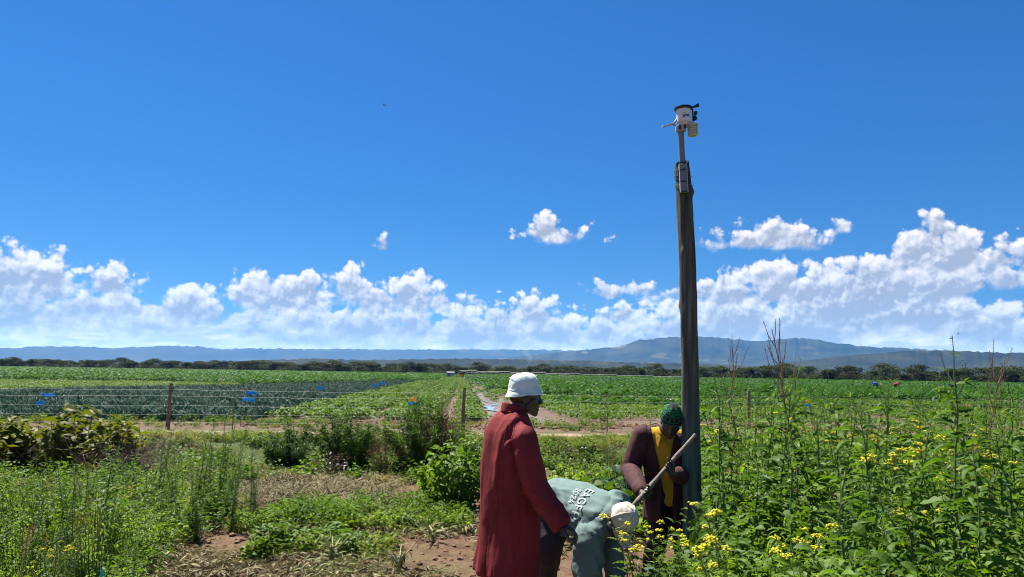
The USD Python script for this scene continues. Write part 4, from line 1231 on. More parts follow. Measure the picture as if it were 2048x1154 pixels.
shrub('dead_bush', feather_bush(r_, 1.2, .9, 900, 'lance', .07), ('stem_dry', 'seed_brown'), 'dead brown bush behind the tallest feathery bush', 'shrub', 884, 1.2, 780, 12.6, wide=.8)
shrub('dead_bush', feather_bush(r_, .8, .7, 420, 'lance', .06), ('stem_dry', 'seed_brown'), 'small dead brown bush between the two big feathery bushes', 'shrub', 772, .8, 846, 12.0, wide=.8)
shrub('lush_bush', broad_bush(r_, 1.0, .95, 900, .105), ('stem_green', 'leaf_green'), 'lush bush of glossy oval leaves beside the man in the red coat', 'shrub', 914, 1.0, 846, 9.4, wide=.95)
shrub('lush_bush', broad_bush(r_, .8, .8, 500, .10), ('stem_green', 'leaf_bright'), 'lower bright leafy bush left of the lush one', 'shrub', 868, .8, 905, 10.2, wide=.8)
shrub('leafy_plant', broad_bush(r_, .5, .7, 200, .11), ('stem_green', 'leaf_bright'), 'bright leafy plant above the back of the bending man', 'plant', 1122, .5, 912, 10.2)
shrub('gourd_plant', broad_bush(r_, .6, .9, 150, .15, 'broad'), ('stem_green', 'leaf_bluish'), 'gourd like plant with large pale leaves behind the stick', 'plant', 1246, .6, 915, 9.3)
shrub('gourd_plant', broad_bush(r_, .6, .8, 150, .13, 'broad'), ('stem_green', 'leaf_green'), 'large leaved plant left of the elbow of the pole holder', 'plant', 1205, .6, 930, 8.8)
shrub('thistle_fluff', (twigs(r_, .5, .6, 22), ground_weed(r_, .5, .6, 60, 'oval', .055, -.6, .9)), ('stem_dry', 'fluff_white'), 'faded thistle with white seed fluff before the big feathery bush', 'thistle', 668, .5, 898, 11.8)
for px, py, y, lab in [(1215, 828, 13.5, 'thin dark weed standing on the bank behind the bending man'), (1232, 850, 13.2, 'shorter thin weed right of the thin dark one on the bank')]:
    stand(P_horse, 1.1, 'horseweed', lab, 'weed', px, py, y, wide=.7)

x, y = rg.uniform(-3.5, -1.7, 420), rg.uniform(9.3, 11.8, 420); dn = meshkit.fbm(np.stack([x * .8, y * .8, 0 * x], -1), 3, 44); ok = dn > .45
scatter('dry_grass', [(tuft(rg, .22, .3, 60), 'straw_blades'), (tuft(rg, .16, .3, 60), 'straw_blades')], on_soil(x[ok], y[ok]), 'mound of dry grass between the left weeds and the bushes', (.7, 1.3), rg, 14, 'grass')
# cut and fallen plants
def cut_plant(rg, h, mat_leaf):
    st, lv = MB(), MB()
    for k in range(7):
        a = rg.uniform(0, 6.28); r = h * rg.uniform(.25, .7)
        p = np.array([[0, 0, 0], [.25 * r * math.cos(a), .25 * r * math.sin(a), h * .45], [r * math.cos(a), r * math.sin(a), h * rg.uniform(.5, 1)]])
        st.add(*tube(p, [.013, .010, .006], 6))
        for j in range(5):
            put(lv, LEAF['lance2'], along(p, .35 + .65 * j / 7), rg.uniform(0, 6.28), rg.uniform(-.7, .6), rg.normal(0, .6), h * rg.uniform(.16, .32))
    return st, lv


shrub('uprooted_plant', cut_plant(r_, .5, None), ('stem_pale', 'cut_greens'), 'pale forked stems of an uprooted plant on the bare earth', 'plant', 668, .5, 1048, 6.75)
shrub('uprooted_plant', cut_plant(r_, .45, None), ('stem_pale', 'leaf_bluish'), 'pale grey green plant lying in front of the man in the red coat', 'plant', 800, .45, 1075, 6.6)
shrub('uprooted_plant', cut_plant(r_, .3, None), ('stem_pale', 'cut_greens'), 'small wilted pale plant right of the uprooted one', 'plant', 868, .3, 1030, 7.6)

# grass and litter
g1 = [(tuft(rg, .34, .26, 60), 'grass_blades'), (tuft(rg, .24, .25, 50), 'grass_blades'), (ground_weed(rg, .16, .3, 40, 'oval', .05), 'leaf_green')]
x, y = area(7500, [(-16, 15.6), (14, 17.2), (18, 21.4), (-16, 18.4)]); ok = (np.abs(y - track_y(x)) > .95) | (rg.random(len(x)) < .07)
scatter('verge_grass', g1, on_soil(x[ok], y[ok]), 'short green grass along the near side of the dirt track', (.6, 1.2), rg, 10, 'grass')
x, y = area(3600, [(-11, 11.2), (4, 11.2), (6, 16.4), (-13, 15.6)]); dn = meshkit.fbm(np.stack([x * .6, y * .6, 0 * x], -1), 3, 4); ok = dn > .46
scatter('verge_grass', [(tuft(rg, .22, .3, 50), 'grass_blades'), (tuft(rg, .2, .3, 46), 'straw_blades'), (ground_weed(rg, .25, .35, 46, 'oval', .06), 'leaf_green')], on_soil(x[ok], y[ok]), 'mixed green and dry grass between the ditch and the cleared earth', (.7, 1.3), rg, 12, 'grass')
x, y = area(1000, [(-2.9, 8.0), (-.5, 8.0), (-.5, 9.4), (-1.2, 10.0), (-2.9, 8.9)]); dn = meshkit.fbm(np.stack([x * .9, y * .9, 0 * x], -1), 3, 14); ok = dn > .50
scatter('low_weeds', [(ground_weed(rg, .28, .34, 70, 'lance2', .09), 'leaf_green'), (ground_weed(rg, .24, .3, 60, 'oval', .055), 'leaf_bright'), (tuft(rg, .24, .25, 50), 'grass_blades'), (tuft(rg, .22, .3, 50), 'straw_blades')], on_soil(x[ok], y[ok]), 'patch of low green weeds left on the cleared earth', (.5, 1.0), rg, 12, 'weeds')
x, y = area(700, [(-3.2, 5.8), (-1.2, 6.8), (-1.0, 8.2), (-3.2, 8.2)]); dn = meshkit.fbm(np.stack([x * 1.1, y * 1.1, 0 * x], -1), 3, 24); ok = dn > .58
scatter('low_weeds', [(ground_weed(rg, .22, .3, 50, 'oval', .06), 'leaf_green'), (tuft(rg, .2, .25, 40), 'grass_blades')], on_soil(x[ok], y[ok]), 'few low weeds on the bare earth at the lower left', (.6, 1.1), rg, 12, 'weeds')
x, y = area(420, [(.6, 7.6), (2.4, 8.2), (3.0, 11.5), (.4, 11.0)])
scatter('low_weeds', [(ground_weed(rg, .3, .35, 70, 'oval', .07), 'leaf_green'), (ground_weed(rg, .24, .3, 50, 'oval', .07), 'leaf_bright'), (tuft(rg, .24, .3, 46), 'straw_blades')], on_soil(x, y), 'low weeds behind the bending man and the pole holder', (.7, 1.3), rg, 12, 'weeds')
lit = [(litter(rg, .55, 110, .13), 'straw_blades'), (litter(rg, .5, 80, .105, .07), 'cut_greens'), (litter(rg, .5, 90, .10), 'straw_blades')]
x, y = area(1250, [(-1.9, 5.6), (2.0, 5.2), (2.3, 9.0), (.9, 10.4), (-1.1, 8.8)]); dn = meshkit.fbm(np.stack([x * .8, y * .8, 0 * x], -1), 3, 6); ok = dn > .47
scatter('cut_litter', lit, on_soil(x[ok], y[ok]), 'cut and drying weeds strewn on the earth round the workers', (.7, 1.2), rg, 8, 'litter')
x, y = area(900, [(-4.2, 6.0), (-1.6, 6.2), (-1.2, 10.0), (-4.2, 11.4)]); dn = meshkit.fbm(np.stack([x * .9, y * .9, 0 * x], -1), 3, 16); ok = dn > .50
scatter('dry_litter', [lit[0], lit[2]], on_soil(x[ok], y[ok]), 'thin dry straw on the bare earth at the left', (.6, 1.1), rg, 8, 'litter')
clods = []
for k in range(4):
    m = trimesh.creation.icosphere(2, .03); v = m.vertices; m.vertices = v * (.6 + .8 * meshkit.fbm(v * 40 + k, 3, k)[:, None]); clods.append((m, 'clod'))
plain('clod', (.15, .092, .055), rough=.95, vary=.35, scale=20, spec=.1)
x, y = area(2600, [(-4.2, 5.6), (2.0, 5.2), (2.2, 9.4), (-4.2, 11.0)])
scatter('clods', clods, on_soil(x, y, -.004), 'small clods of earth on the cleared ground', (.25, 1.1), rg, 30, 'clods')
x, y = area(3000, [(-9, 22.4), (18, 23.6), (20, 25.6), (-9, 25.0)])
scatter('clods', clods, on_soil(x, y), 'loose clods along the bare strip before the crops', (.8, 2.4), rg, 30, 'clods')

# a small turquoise peg
look('peg_plastic', {'p': ('principled_bsdf', {'base_color': (.0, .45, .38), 'roughness': .35})}, [])
top = at_depth(205, 1132, 5.0)
pz = float(height(top[0], 5.0))
sh = Polygon([(-.004, -.25), (.004, -.25), (.011, top[2] - pz - .12), (.012, top[2] - pz - .03), (.003, top[2] - pz), (-.004, top[2] - pz - .01), (-.012, top[2] - pz - .05), (-.011, top[2] - pz - .12)])
m = trimesh.creation.extrude_polygon(sh, .003); m.apply_transform(trimesh.transformations.rotation_matrix(math.pi / 2, [1, 0, 0])); m.apply_translation([top[0], 5.0, pz])
tag(obj('peg', m, 'peg_plastic'), 'turquoise plastic peg sticking up out of the weeds at lower left', 'peg')

# ---------------------------------------------------------------- the pole and the weather station
def weathered(name):
    n = {'g': ('geometry', {}), 's': ('separate_xyz', {}), 'mp': ('mapping', {'mapping_type': 'point', 'scale': (30, 30, 1.6)}), 'n1': ('noise_texture', {'scale': 1.0, 'detail': 6, 'roughness': .65}),
         'n2': ('noise_texture', {'scale': 4.5, 'detail': 4, 'roughness': .6}), 'wood': ('rgb_ramp', {'ramp': [(.3, (.024, .024, .019)), (.5, (.068, .066, .052)), (.7, (.16, .152, .122))]}),
         'cu': ('rgb_ramp', {'ramp': [(.35, (.030, .060, .050)), (.65, (.075, .15, .125))]}), 'zz': ('map_range', {'range_type': 'smoothstep', 'from_min': 1.9, 'from_max': .8, 'to_min': 0, 'to_max': .75, 'clamp': True}),
         'pm': ('map_range', {'range_type': 'smoothstep', 'from_min': .40, 'from_max': .56, 'clamp': True}), 'mm': ('math', {'math_type': 'multiply'}), 'm': ('mix', {}),
         'zt': ('map_range', {'from_min': 2.9, 'from_max': 3.4, 'to_min': 1, 'to_max': .45, 'clamp': True}), 'd': ('mix', {'mix_type': 'multiply', 'fac': 1.0}), 'b': ('bump', {'strength': 1.0, 'distance': .012}), 'p': ('principled_bsdf', {'roughness': .85, 'specular_ior_level': .2})}
    l = [('g.position', 's.vector'), ('g.position', 'mp.vector'), ('mp.vector', 'n1.vector'), ('g.position', 'n2.vector'), ('n1.fac', 'wood.fac'), ('n1.fac', 'cu.fac'), ('s.z', 'zz.value'), ('n2.fac', 'pm.value'), ('zz.result', 'mm.value1'), ('pm.result', 'mm.value2'),
         ('mm.value', 'm.fac'), ('wood.color', 'm.color1'), ('cu.color', 'm.color2'), ('s.z', 'zt.value'), ('m.color', 'd.color1'), ('zt.result', 'd.color2'), ('d.color', 'p.base_color'), ('n1.fac', 'b.height'), ('b.normal', 'p.normal')]
    look(name, n, l)


weathered('pole_wood')
PD = 6.1
PX = [(1363.5, 325, 27), (1366, 352, 29), (1369, 385, 31), (1371, 430, 32), (1373.5, 500, 33), (1375.5, 570, 33), (1377, 640, 33.5), (1379, 700, 34), (1381, 760, 35), (1383, 840, 36), (1384, 920, 36.5), (1384, 1000, 37), (1383, 1085, 37), (1383, 1185, 37)]
cen, rad = [], []
for px, py, w in PX:
    c = at_depth(px, py, PD); e = at_depth(px + w / 2, py, PD); cen.append(c); rad.append(np.linalg.norm(e - c))
cen, rad = np.array(cen), np.array(rad)
zz = np.linspace(cen[0, 2], cen[-1, 2], 150)
cc = np.stack([np.interp(-zz, -cen[:, 2], cen[:, 0]), np.interp(-zz, -cen[:, 2], cen[:, 1]), zz], -1); rr = np.interp(-zz, -cen[:, 2], rad)
pv, pf = tube(cc, rr, 28)
ax = np.concatenate([np.repeat(cc, 28, 0), cc[[0]], cc[[-1]]]); dr = pv - ax
ln = np.linalg.norm(dr, axis=1, keepdims=True) + 1e-9
ang = np.arctan2(dr[:, 1], dr[:, 0])
bump = (meshkit.fbm(np.stack([np.cos(ang) * 1.6, np.sin(ang) * 1.6, pv[:, 2] * 1.6], -1), 4, 5) - .5) * .028 + (np.abs(meshkit.noise(np.stack([np.cos(ang) * 5, np.sin(ang) * 5, pv[:, 2] * .9], -1), 7) - .5) - .2) * .012
for ka, kz, kr, kh in [(0.2, at_depth(1384, 383, PD)[2], .05, .022), (2.6, 2.3, .05, .016), (-1.4, 1.35, .06, -.014), (-2.2, 2.75, .05, .014), (-1.0, .85, .07, -.016)]:
    da = np.angle(np.exp(1j * (ang - ka))) * .08
    bump = bump + kh * np.exp(-(da ** 2 + (pv[:, 2] - kz) ** 2) / kr ** 2 * 2)
pole = thing('wooden_pole', 'tall weathered wooden pole, greenish towards its foot, carrying the weather station', 'pole', (cc[-1][0], PD, 0))
off = np.array([cc[-1][0], PD, 0])
pv2 = pv + dr / ln * bump[:, None] * (np.arange(len(pv)) < 150 * 28)[:, None]
pv2[:28] += np.repeat(np.random.default_rng(3).normal(0, .016, (14, 3)), 2, 0) * [.2, .2, 1]
obj('shaft', (pv2 - off, pf), 'pole_wood', pole, smooth=35)
top_z, top_r = cc[0][2], rr[0]
for k, dz in enumerate((.085, .13, .21)):
    c0 = np.array([np.interp(-(top_z - dz), -zz, cc[:, 0]), PD, top_z - dz])
    a = np.linspace(0, 2 * np.pi, 33); r0 = np.interp(-(top_z - dz), -zz, rr) + .009
    obj('wire_tie', tube(np.stack([c0[0] + r0 * np.cos(a), c0[1] + r0 * np.sin(a), c0[2] + .008 * np.sin(a * 2 + k)], -1) - off, [.0025] * 33, 5, cap=False), 'twig_grey', pole, True)

plain('station_white', (.58, .58, .57), rough=.45, vary=.04)
plain('station_grey', (.30, .31, .33), rough=.5, vary=.06)
plain('station_beige', (.42, .40, .33), rough=.5, vary=.05)
look('station_black', {'p': ('principled_bsdf', {'base_color': (.012, .012, .014), 'roughness': .28})}, [])
plain('pipe_grey', (.13, .14, .16), rough=.5, vary=.1, metal=.0)


def lathe(prof, n=28, cx=0.0, cy=0.0, sx=1.0, sy=1.0):
    prof = np.array(prof, float); a = np.arange(n) * 2 * np.pi / n
    v = np.stack([cx + sx * prof[:, None, 0] * np.cos(a), cy + sy * prof[:, None, 0] * np.sin(a), np.repeat(prof[:, 1:2], n, 1)], -1).reshape(-1, 3); f = []
    for i in range(len(prof) - 1):
        for j in range(n):
            k = (j + 1) % n
            f += [(i * n + j, i * n + k, (i + 1) * n + k), (i * n + j, (i + 1) * n + k, (i + 1) * n + j)]
    return v, np.array(f)


def box(sx, sy, sz, c, R=None, bev=0.0):
    if bev:
        s = [manifold3d.Manifold.sphere(bev, 12).translate([x, y, z]) for x in (-sx / 2 + bev, sx / 2 - bev) for y in (-sy / 2 + bev, sy / 2 - bev) for z in (-sz / 2 + bev, sz / 2 - bev)]
        mm = manifold3d.Manifold.batch_hull(s).to_mesh(); m = trimesh.Trimesh(mm.vert_properties[:, :3], mm.tri_verts)
    else:
        m = trimesh.creation.box([sx, sy, sz])
    if R is not None:
        m.apply_transform(R)
    m.apply_translation(c)
    return m


def rotm(deg, axis):
    return trimesh.transformations.rotation_matrix(math.radians(deg), axis)


P0 = at_depth(1361.5, 260, PD - .075)            # where the pipe meets the station
P1 = at_depth(1369.5, 386, PD - .105)
axis = (P0 - P1) / np.linalg.norm(P0 - P1)
ws = UsdGeom.Xform.Define(stage, '/World/' + numbered('/World', 'weather_station')); ws.AddTranslateOp().Set(Gf.Vec3d(*map(float, P0)))
ws.AddRotateXYZOp().Set(Gf.Vec3f(0.0, float(math.degrees(math.asin(axis[0]))), -6.0))
tag(ws, 'white and black weather station with cups, vane and small solar panel on a grey pipe', 'weather station')
L1 = float(np.linalg.norm(P0 - P1))
obj('pipe', lathe([(0, .01), (.0255, .01), (.0255, -L1 + .2), (.0255, -L1 + .1), (0, -L1 + .1)], 20), 'pipe_grey', ws, smooth=40)
br = obj('mounting_channel', box(.058, .03, .25, (0, -.018, -L1 + .13), bev=.004), 'pipe_grey', ws)
for k, z in enumerate((-L1 + .262, -L1 + .20, -L1 + .10, -L1 + .012)):
    obj('strap', lathe([(.031, z - .006), (.0335, z - .006), (.0335, z + .006), (.031, z + .006), (.031, z - .006)], 20, cy=-.008, sx=1.06), 'station_black', ws, smooth=40)
for sx in (-1, 1):
    obj('channel_edge', box(.006, .036, .245, (sx * .030, -.020, -L1 + .13), bev=.002), 'station_grey', ws)
bk = obj('clamp_bracket', box(.085, .07, .05, (.002, 0, .012), bev=.008), 'station_grey', ws)
obj('clamp_slot', box(.020, .012, .040, (-.010, -.034, .012), bev=.003), 'station_black', bk)
obj('clamp_slot', box(.018, .012, .036, (.030, -.034, .016), bev=.003), 'station_black', bk)
BX = .030
obj('base_ring', lathe([(0, .034), (.046, .034), (.050, .040), (.056, .062), (.056, .066), (0, .066)], 32, cx=BX), 'station_beige', ws, smooth=40)
obj('rain_funnel', lathe([(0, .0665), (.058, .0665), (.060, .070), (.0615, .128), (.0605, .130), (.0605, .134), (.0625, .136), (.0635, .172), (0, .172)], 40, cx=BX), 'station_white', ws, smooth=40)
obj('rim', lathe([(.060, .1725), (.066, .1725), (.077, .178), (.078, .186), (.074, .196), (.066, .198), (.060, .180), (.060, .1725)], 40, cx=BX), 'station_black', ws, smooth=40)


def wrapped(m, r, cx, z0, ang0):
    v = m.vertices; a = ang0 + v[:, 0] / r; rr_ = r + v[:, 2]
    return np.stack([cx + rr_ * np.cos(a), rr_ * np.sin(a), z0 + v[:, 1]], -1), m.faces


mk = MB()
tm = meshkit.text_mesh('X', .030, .0012, True).subdivide_to_size(.006); mk.add(*wrapped(tm, .0620, BX, .088, -1.93))
for k in range(2):                                 # the second sign: a zigzag of two peaks
    for s in (-1, 1):
        pl = Polygon([(0, .028), (.006 * s, .028), (.0115 * s, .012), (.0055 * s, .009), (0, .020)])
        pm_ = trimesh.creation.extrude_polygon(pl if pl.exterior.is_ccw else Polygon(list(pl.exterior.coords)[::-1]), .0012).subdivide_to_size(.006)
        pm_.apply_translation([.009 + .0205 * k, 0, 0]); mk.add(*wrapped(pm_, .0620, BX, .090, -1.47))
mk_ = obj('maker_mark', mk, 'station_black', ws)
obj('fine_print', MB() if False else box(.034, .001, .0022, (BX - .006, -.0628, .131)), 'station_grey', ws)
SX = .098
sh_ = [(0, -.062), (.030, -.062)]
for k in range(6):
    z = -.060 + .0155 * k
    sh_ += [(.031, z), (.043 if k < 5 else .046, z + .003), (.043 if k < 5 else .046, z + .0075), (.031, z + .0105)]
sh_ += [(.047, .034), (.047, .040), (.026, .048), (0, .048)]
obj('radiation_shield', lathe(sh_, 28, cx=SX, cy=-.01), 'station_beige', ws, smooth=25)
obj('shield_arm', box(.06, .03, .018, (.065, -.005, .028), bev=.004), 'station_grey', ws)
obj('panel_arm', tube([[-.03, 0, .030], [-.062, 0, .052], [-.028, 0, .098]], [.010, .010, .008], 8), 'station_grey', ws, True)
sp = obj('solar_panel', box(.095, .062, .014, (-.108, -.005, .046), rotm(-14, [0, 1, 0]) @ rotm(16, [1, 0, 0]), bev=.003), 'station_grey', ws)
look('solar_cell', {'p': ('principled_bsdf', {'base_color': (.02, .03, .07), 'roughness': .12})}, [])
obj('solar_cell', box(.082, .050, .002, (-.106, -.0045, .0545), rotm(-14, [0, 1, 0]) @ rotm(16, [1, 0, 0])), 'solar_cell', sp)
obj('wind_mast', tube([[.112, .03, .06], [.112, .03, .205]], [.008, .006], 10), 'station_black', ws, True)
obj('mast_arm', box(.07, .022, .016, (.085, .03, .070), bev=.004), 'station_white', ws)
vn = trimesh.creation.extrude_polygon(Polygon([(-.035, .004), (.006, .012), (.020, .020), (.048, .036), (.050, .000), (.022, -.004), (.008, -.006), (-.035, -.004)]), .005)
vn.apply_transform(rotm(90, [1, 0, 0])); vn.apply_translation([.118, .03, .205])
obj('wind_vane', vn, 'station_black', ws)
for k, (dx, dy, dz) in enumerate([(.016, -.03, .142), (.012, -.024, .098), (.02, .034, .12)]):
    s = manifold3d.Manifold.sphere(.021, 24); s = s - manifold3d.Manifold.sphere(.0185, 24) - manifold3d.Manifold.cube([.05, .05, .05]).translate([-.058, -.025, -.025])
    mm = s.to_mesh(); cup = trimesh.Trimesh(mm.vert_properties[:, :3], mm.tri_verts); cup.apply_transform(rotm(40 * k, [0, 0, 1])); cup.apply_translation([.112 + dx, .03 + dy, dz])
    obj('wind_cup', cup, 'station_black', ws, smooth=30)

# ---------------------------------------------------------------- a small bird
c = at_depth(768, 210, 55.0)
bd = MB()
for s in (-1, 1):
    w = np.array([[0, -.05, 0], [0, .06, 0], [s * .12, .045, .03], [s * .12, -.055, .03], [s * .21, -.05, -.025], [s * .21, -.065, -.025]]); w2 = w + [0, 0, -.008]
    fc = [(0, 1, 2), (0, 2, 3), (3, 2, 4), (3, 4, 5)]
    bd.add(np.vstack([w, w2]), np.array(fc + [tuple(x + 6 for x in t[::-1]) for t in fc]))
t = thing('bird', 'small dark bird flying high in the blue sky', 'bird', c, 1.2)
bm = trimesh.creation.icosphere(2, 1.0); bm.apply_scale([.028, .10, .028]); bm.vertices += np.clip(bm.vertices[:, 1:2] - .04, 0, 1) * [0, .4, .25]
plain('bird_dark', (.03, .028, .026), rough=.8)
obj('body', bm, 'bird_dark', t, True); obj('wings', bd, 'bird_dark', t)
tl = trimesh.creation.extrude_polygon(Polygon([(-.012, 0), (.012, 0), (.03, -.10), (-.03, -.10)][::-1]), .005); tl.apply_translation([0, -.08, 0]); obj('tail', tl, 'bird_dark', t)

# ---------------------------------------------------------------- people
MF = manifold3d.Manifold
plain('skin', (.032, .018, .012), rough=.42, vary=.10, scale=30, spec=.5)
plain('skin_palm', (.10, .06, .045), rough=.5, vary=.1)
look('eye_white', {'p': ('principled_bsdf', {'base_color': (.45, .42, .38), 'roughness': .2})}, [])
look('eye_dark', {'p': ('principled_bsdf', {'base_color': (.01, .008, .006), 'roughness': .1})}, [])


def cloth(name, c, vary=.14, rough=.85, sheen=.25, weave=900, dirt=0.0, dirtc=(.2, .14, .09)):
    n = {'g': ('geometry', {}), 'n': ('noise_texture', {'scale': 5, 'detail': 6, 'roughness': .65}), 'w': ('noise_texture', {'scale': weave, 'detail': 2}), 'n3': ('noise_texture', {'scale': 14, 'detail': 5, 'roughness': .7}),
         'r': ('rgb_ramp', {'ramp': [(.3, tuple(x * (1 - vary) for x in c)), (.7, tuple(min(1, x * (1 + vary)) for x in c))]}), 'dr': ('map_range', {'range_type': 'smoothstep', 'from_min': .52, 'from_max': .75, 'to_min': 0, 'to_max': dirt, 'clamp': True}),
         'm': ('mix', {'color2': dirtc}), 'b0': ('bump', {'strength': .5, 'distance': .006}), 'b': ('bump', {'strength': .35, 'distance': .0015}), 'p': ('principled_bsdf', {'roughness': rough, 'specular_ior_level': .2, 'sheen_weight': sheen * .3, 'sheen_roughness': .5, 'sheen_tint': c})}
    l = [('g.position', 'n.vector'), ('g.position', 'w.vector'), ('g.position', 'n3.vector'), ('n.fac', 'r.fac'), ('n3.fac', 'dr.value'), ('dr.result', 'm.fac'), ('r.color', 'm.color1'), ('m.color', 'p.base_color'), ('n3.fac', 'b0.height'), ('b0.normal', 'b.normal'), ('w.fac', 'b.height'), ('b.normal', 'p.normal')]
    look(name, n, l)


cloth('red_coat', (.145, .015, .017), .22, dirt=.35, dirtc=(.22, .055, .05))
cloth('green_shirt', (.110, .165, .155), .14, dirt=.3, dirtc=(.26, .30, .27))
cloth('maroon_jacket', (.048, .017, .018), .2, dirt=.35, dirtc=(.11, .05, .05))
cloth('yellow_shirt', (.42, .23, .014), .12)
cloth('dark_trousers', (.014, .012, .014), .25, dirt=.25, dirtc=(.05, .04, .035))
cloth('plum_trousers', (.055, .036, .040), .2, dirt=.4, dirtc=(.12, .09, .08))
cloth('khaki_trousers', (.22, .19, .13), .2, dirt=.4)
cloth('mint_hat', (.54, .64, .59), .05, dirt=.18, dirtc=(.52, .58, .52))
cloth('cream_cap', (.43, .405, .34), .10, dirt=.5, dirtc=(.38, .33, .24))
cloth('beanie_black', (.012, .015, .016), .2)
cloth('beanie_green', (.02, .19, .085), .15)
cloth('print_white', (.42, .48, .46), .1, dirt=.5, dirtc=(.35, .42, .40))
cloth('boot_black', (.02, .018, .016), .2, rough=.5, dirt=.6, dirtc=(.14, .10, .07))
cloth('worker_blue', (.02, .06, .55), .15); cloth('worker_red', (.30, .03, .035), .15); cloth('worker_dark', (.03, .05, .045), .2)


def ball(p, r):
    return MF.sphere(float(r), 20).translate([float(x) for x in p])


def bone(*joints):
    """Hulls through successive (point, radius) joints."""
    s = [ball(p, r) for p, r in joints]
    return [MF.batch_hull([a, b]) for a, b in zip(s[:-1], s[1:])]


def flat(p, q, R, r1, r2):
    """A hull of two ellipsoids with axes R (rows) and half axes r1, r2: trunk segments."""
    out = []
    for c, r in ((p, r1), (q, r2)):
        A = np.zeros((3, 4)); A[:, :3] = (R.T * np.array(r)); A[:, 3] = c
        out.append(MF.sphere(1.0, 24).transform(A))
    return MF.batch_hull(out)


def weld(pieces, edge=.016, smooth=8, lam=.5):
    m = MF.batch_boolean(pieces, manifold3d.OpType.Add)
    m = m.refine_to_length(edge).to_mesh()
    t = trimesh.Trimesh(m.vert_properties[:, :3].astype(float), m.tri_verts, process=True)
    if smooth:
        trimesh.smoothing.filter_taubin(t, lamb=lam, nu=lam + .03, iterations=smooth)
    return t


def ridge(p, seed):
    return 1 - 2 * np.abs(meshkit.noise(p, seed) - .5)


def folds(t, amp, stretch, seed, weight=None, fine=.45):
    """Creases: ridged noise drawn out along the way the cloth hangs."""
    v, n = t.vertices, t.vertex_normals
    q = v @ np.asarray(stretch).T if np.ndim(stretch) == 2 else v * np.asarray(stretch)
    d = (ridge(q, seed) ** 2 - .35) + fine * (ridge(q * 2.3 + 7, seed + 1) ** 2 - .35)
    t.vertices = v + n * (amp * d * (1 if weight is None else weight))[:, None]
    return t


def axes(F, U):
    F = np.asarray(F, float); F /= np.linalg.norm(F); U = np.asarray(U, float); U = U - F * (U @ F); U /= np.linalg.norm(U)
    return np.array([np.cross(F, U), F, U])          # rows: right, forward, up


def head_parts(C, R, s=1.0):
    P = lambda x, y, z: np.asarray(C) + s * (np.array([x, y, z]) @ R)
    e = lambda c, r: MF.sphere(1.0, 28).transform(np.hstack([R.T * (np.array(r) * s), P(*c)[:, None]]))
    out = [e((0, -.008, .030), (.076, .097, .090)), e((0, .028, .0), (.066, .068, .085))]
    out.append(MF.batch_hull([ball(P(a * .044, .040, -.018), .030 * s) for a in (-1, 1)] + [ball(P(a * .043, .010, -.060), .022 * s) for a in (-1, 1)] + [ball(P(0, .074, -.094), .019 * s), ball(P(0, .070, -.05), .026 * s)]))
    out.append(MF.batch_hull([ball(P(a * .030, .084, .030), .013 * s) for a in (-1, 1)]))
    out.append(MF.batch_hull([ball(P(0, .094, .020), .008 * s), ball(P(0, .113, -.020), .012 * s), ball(P(.016, .099, -.026), .010 * s), ball(P(-.016, .099, -.026), .010 * s)]))
    out.append(MF.batch_hull([ball(P(a, .092 - abs(a), -.052), .0095 * s) for a in (-.02, 0, .02)])); out.append(MF.batch_hull([ball(P(a, .091 - abs(a), -.068), .010 * s) for a in (-.017, 0, .017)]))
    for a in (-1, 1):
        out.append(e((a * .077, -.012, -.004), (.010, .020, .031)))
    return out, P


def eyes(P, s, parent):
    for a in (-1, 1):
        m = trimesh.creation.icosphere(2, .0125 * s); m.apply_translation(P(a * .031, .0815, .010))
        e = obj('eye', m, 'eye_white', parent, True)
        m = trimesh.creation.icosphere(2, .006 * s); m.apply_translation(P(a * .031, .0905, .010)); obj('iris', m, 'eye_dark', e, True)


def hand_parts(W, R, curl=(40, 55, 35), spread=.012, side=1, thumb=(30, 30), s=1.0):
    """R rows: across (towards the thumb), along the fingers, back of the hand."""
    P = lambda p: np.asarray(W) + s * (np.asarray(p) @ R)
    out = [MF.batch_hull([ball(P((x, y, 0)), r * s) for x, y, r in ((-.022, .010, .015), (.022, .010, .016), (-.034, .080, .012), (.034, .082, .012))])]
    for k, (x, ln) in enumerate(((.034, .072), (.012, .082), (-.012, .077), (-.034, .060))):
        p = np.array([x, .084 - .004 * (k == 3), 0.0]); a = 0.0; pts = [(P(p - [0, .02, 0]), .0105 * s)]
        pts.append((P(p), .0100 * s))
        for frac, c, r in zip((.45, .31, .24), curl, (.0092, .0085, .0075)):
            a += math.radians(c + 3 * k); p = p + ln * frac * np.array([spread * (1.5 - k), math.cos(a), -math.sin(a)]); pts.append((P(p), r * s))
        out += bone(*pts)
    p = np.array([.026, .022, -.004]); a, b = math.radians(thumb[0]), math.radians(thumb[1])
    q = p + .045 * np.array([math.cos(a), math.sin(a) * .8, -.45]); q2 = q + .034 * np.array([math.cos(a + b), math.sin(a + b), -.55]); q3 = q2 + .026 * np.array([math.cos(a + 1.7 * b), math.sin(a + 1.7 * b), -.6])
    out += bone((P(p), .016 * s), (P(q), .0115 * s), (P(q2), .0100 * s), (P(q3), .008 * s))
    return out


def J(px, py, y):
    return at_depth(px, py, y)


def garment(t, mat, name, parent, smooth=True):
    return obj(name, t, mat, parent, smooth)


def person(label, base):
    return thing('person', label, 'person', base)


def local(t, base):
    t = t.copy(); t.vertices = t.vertices - np.asarray(base); return t


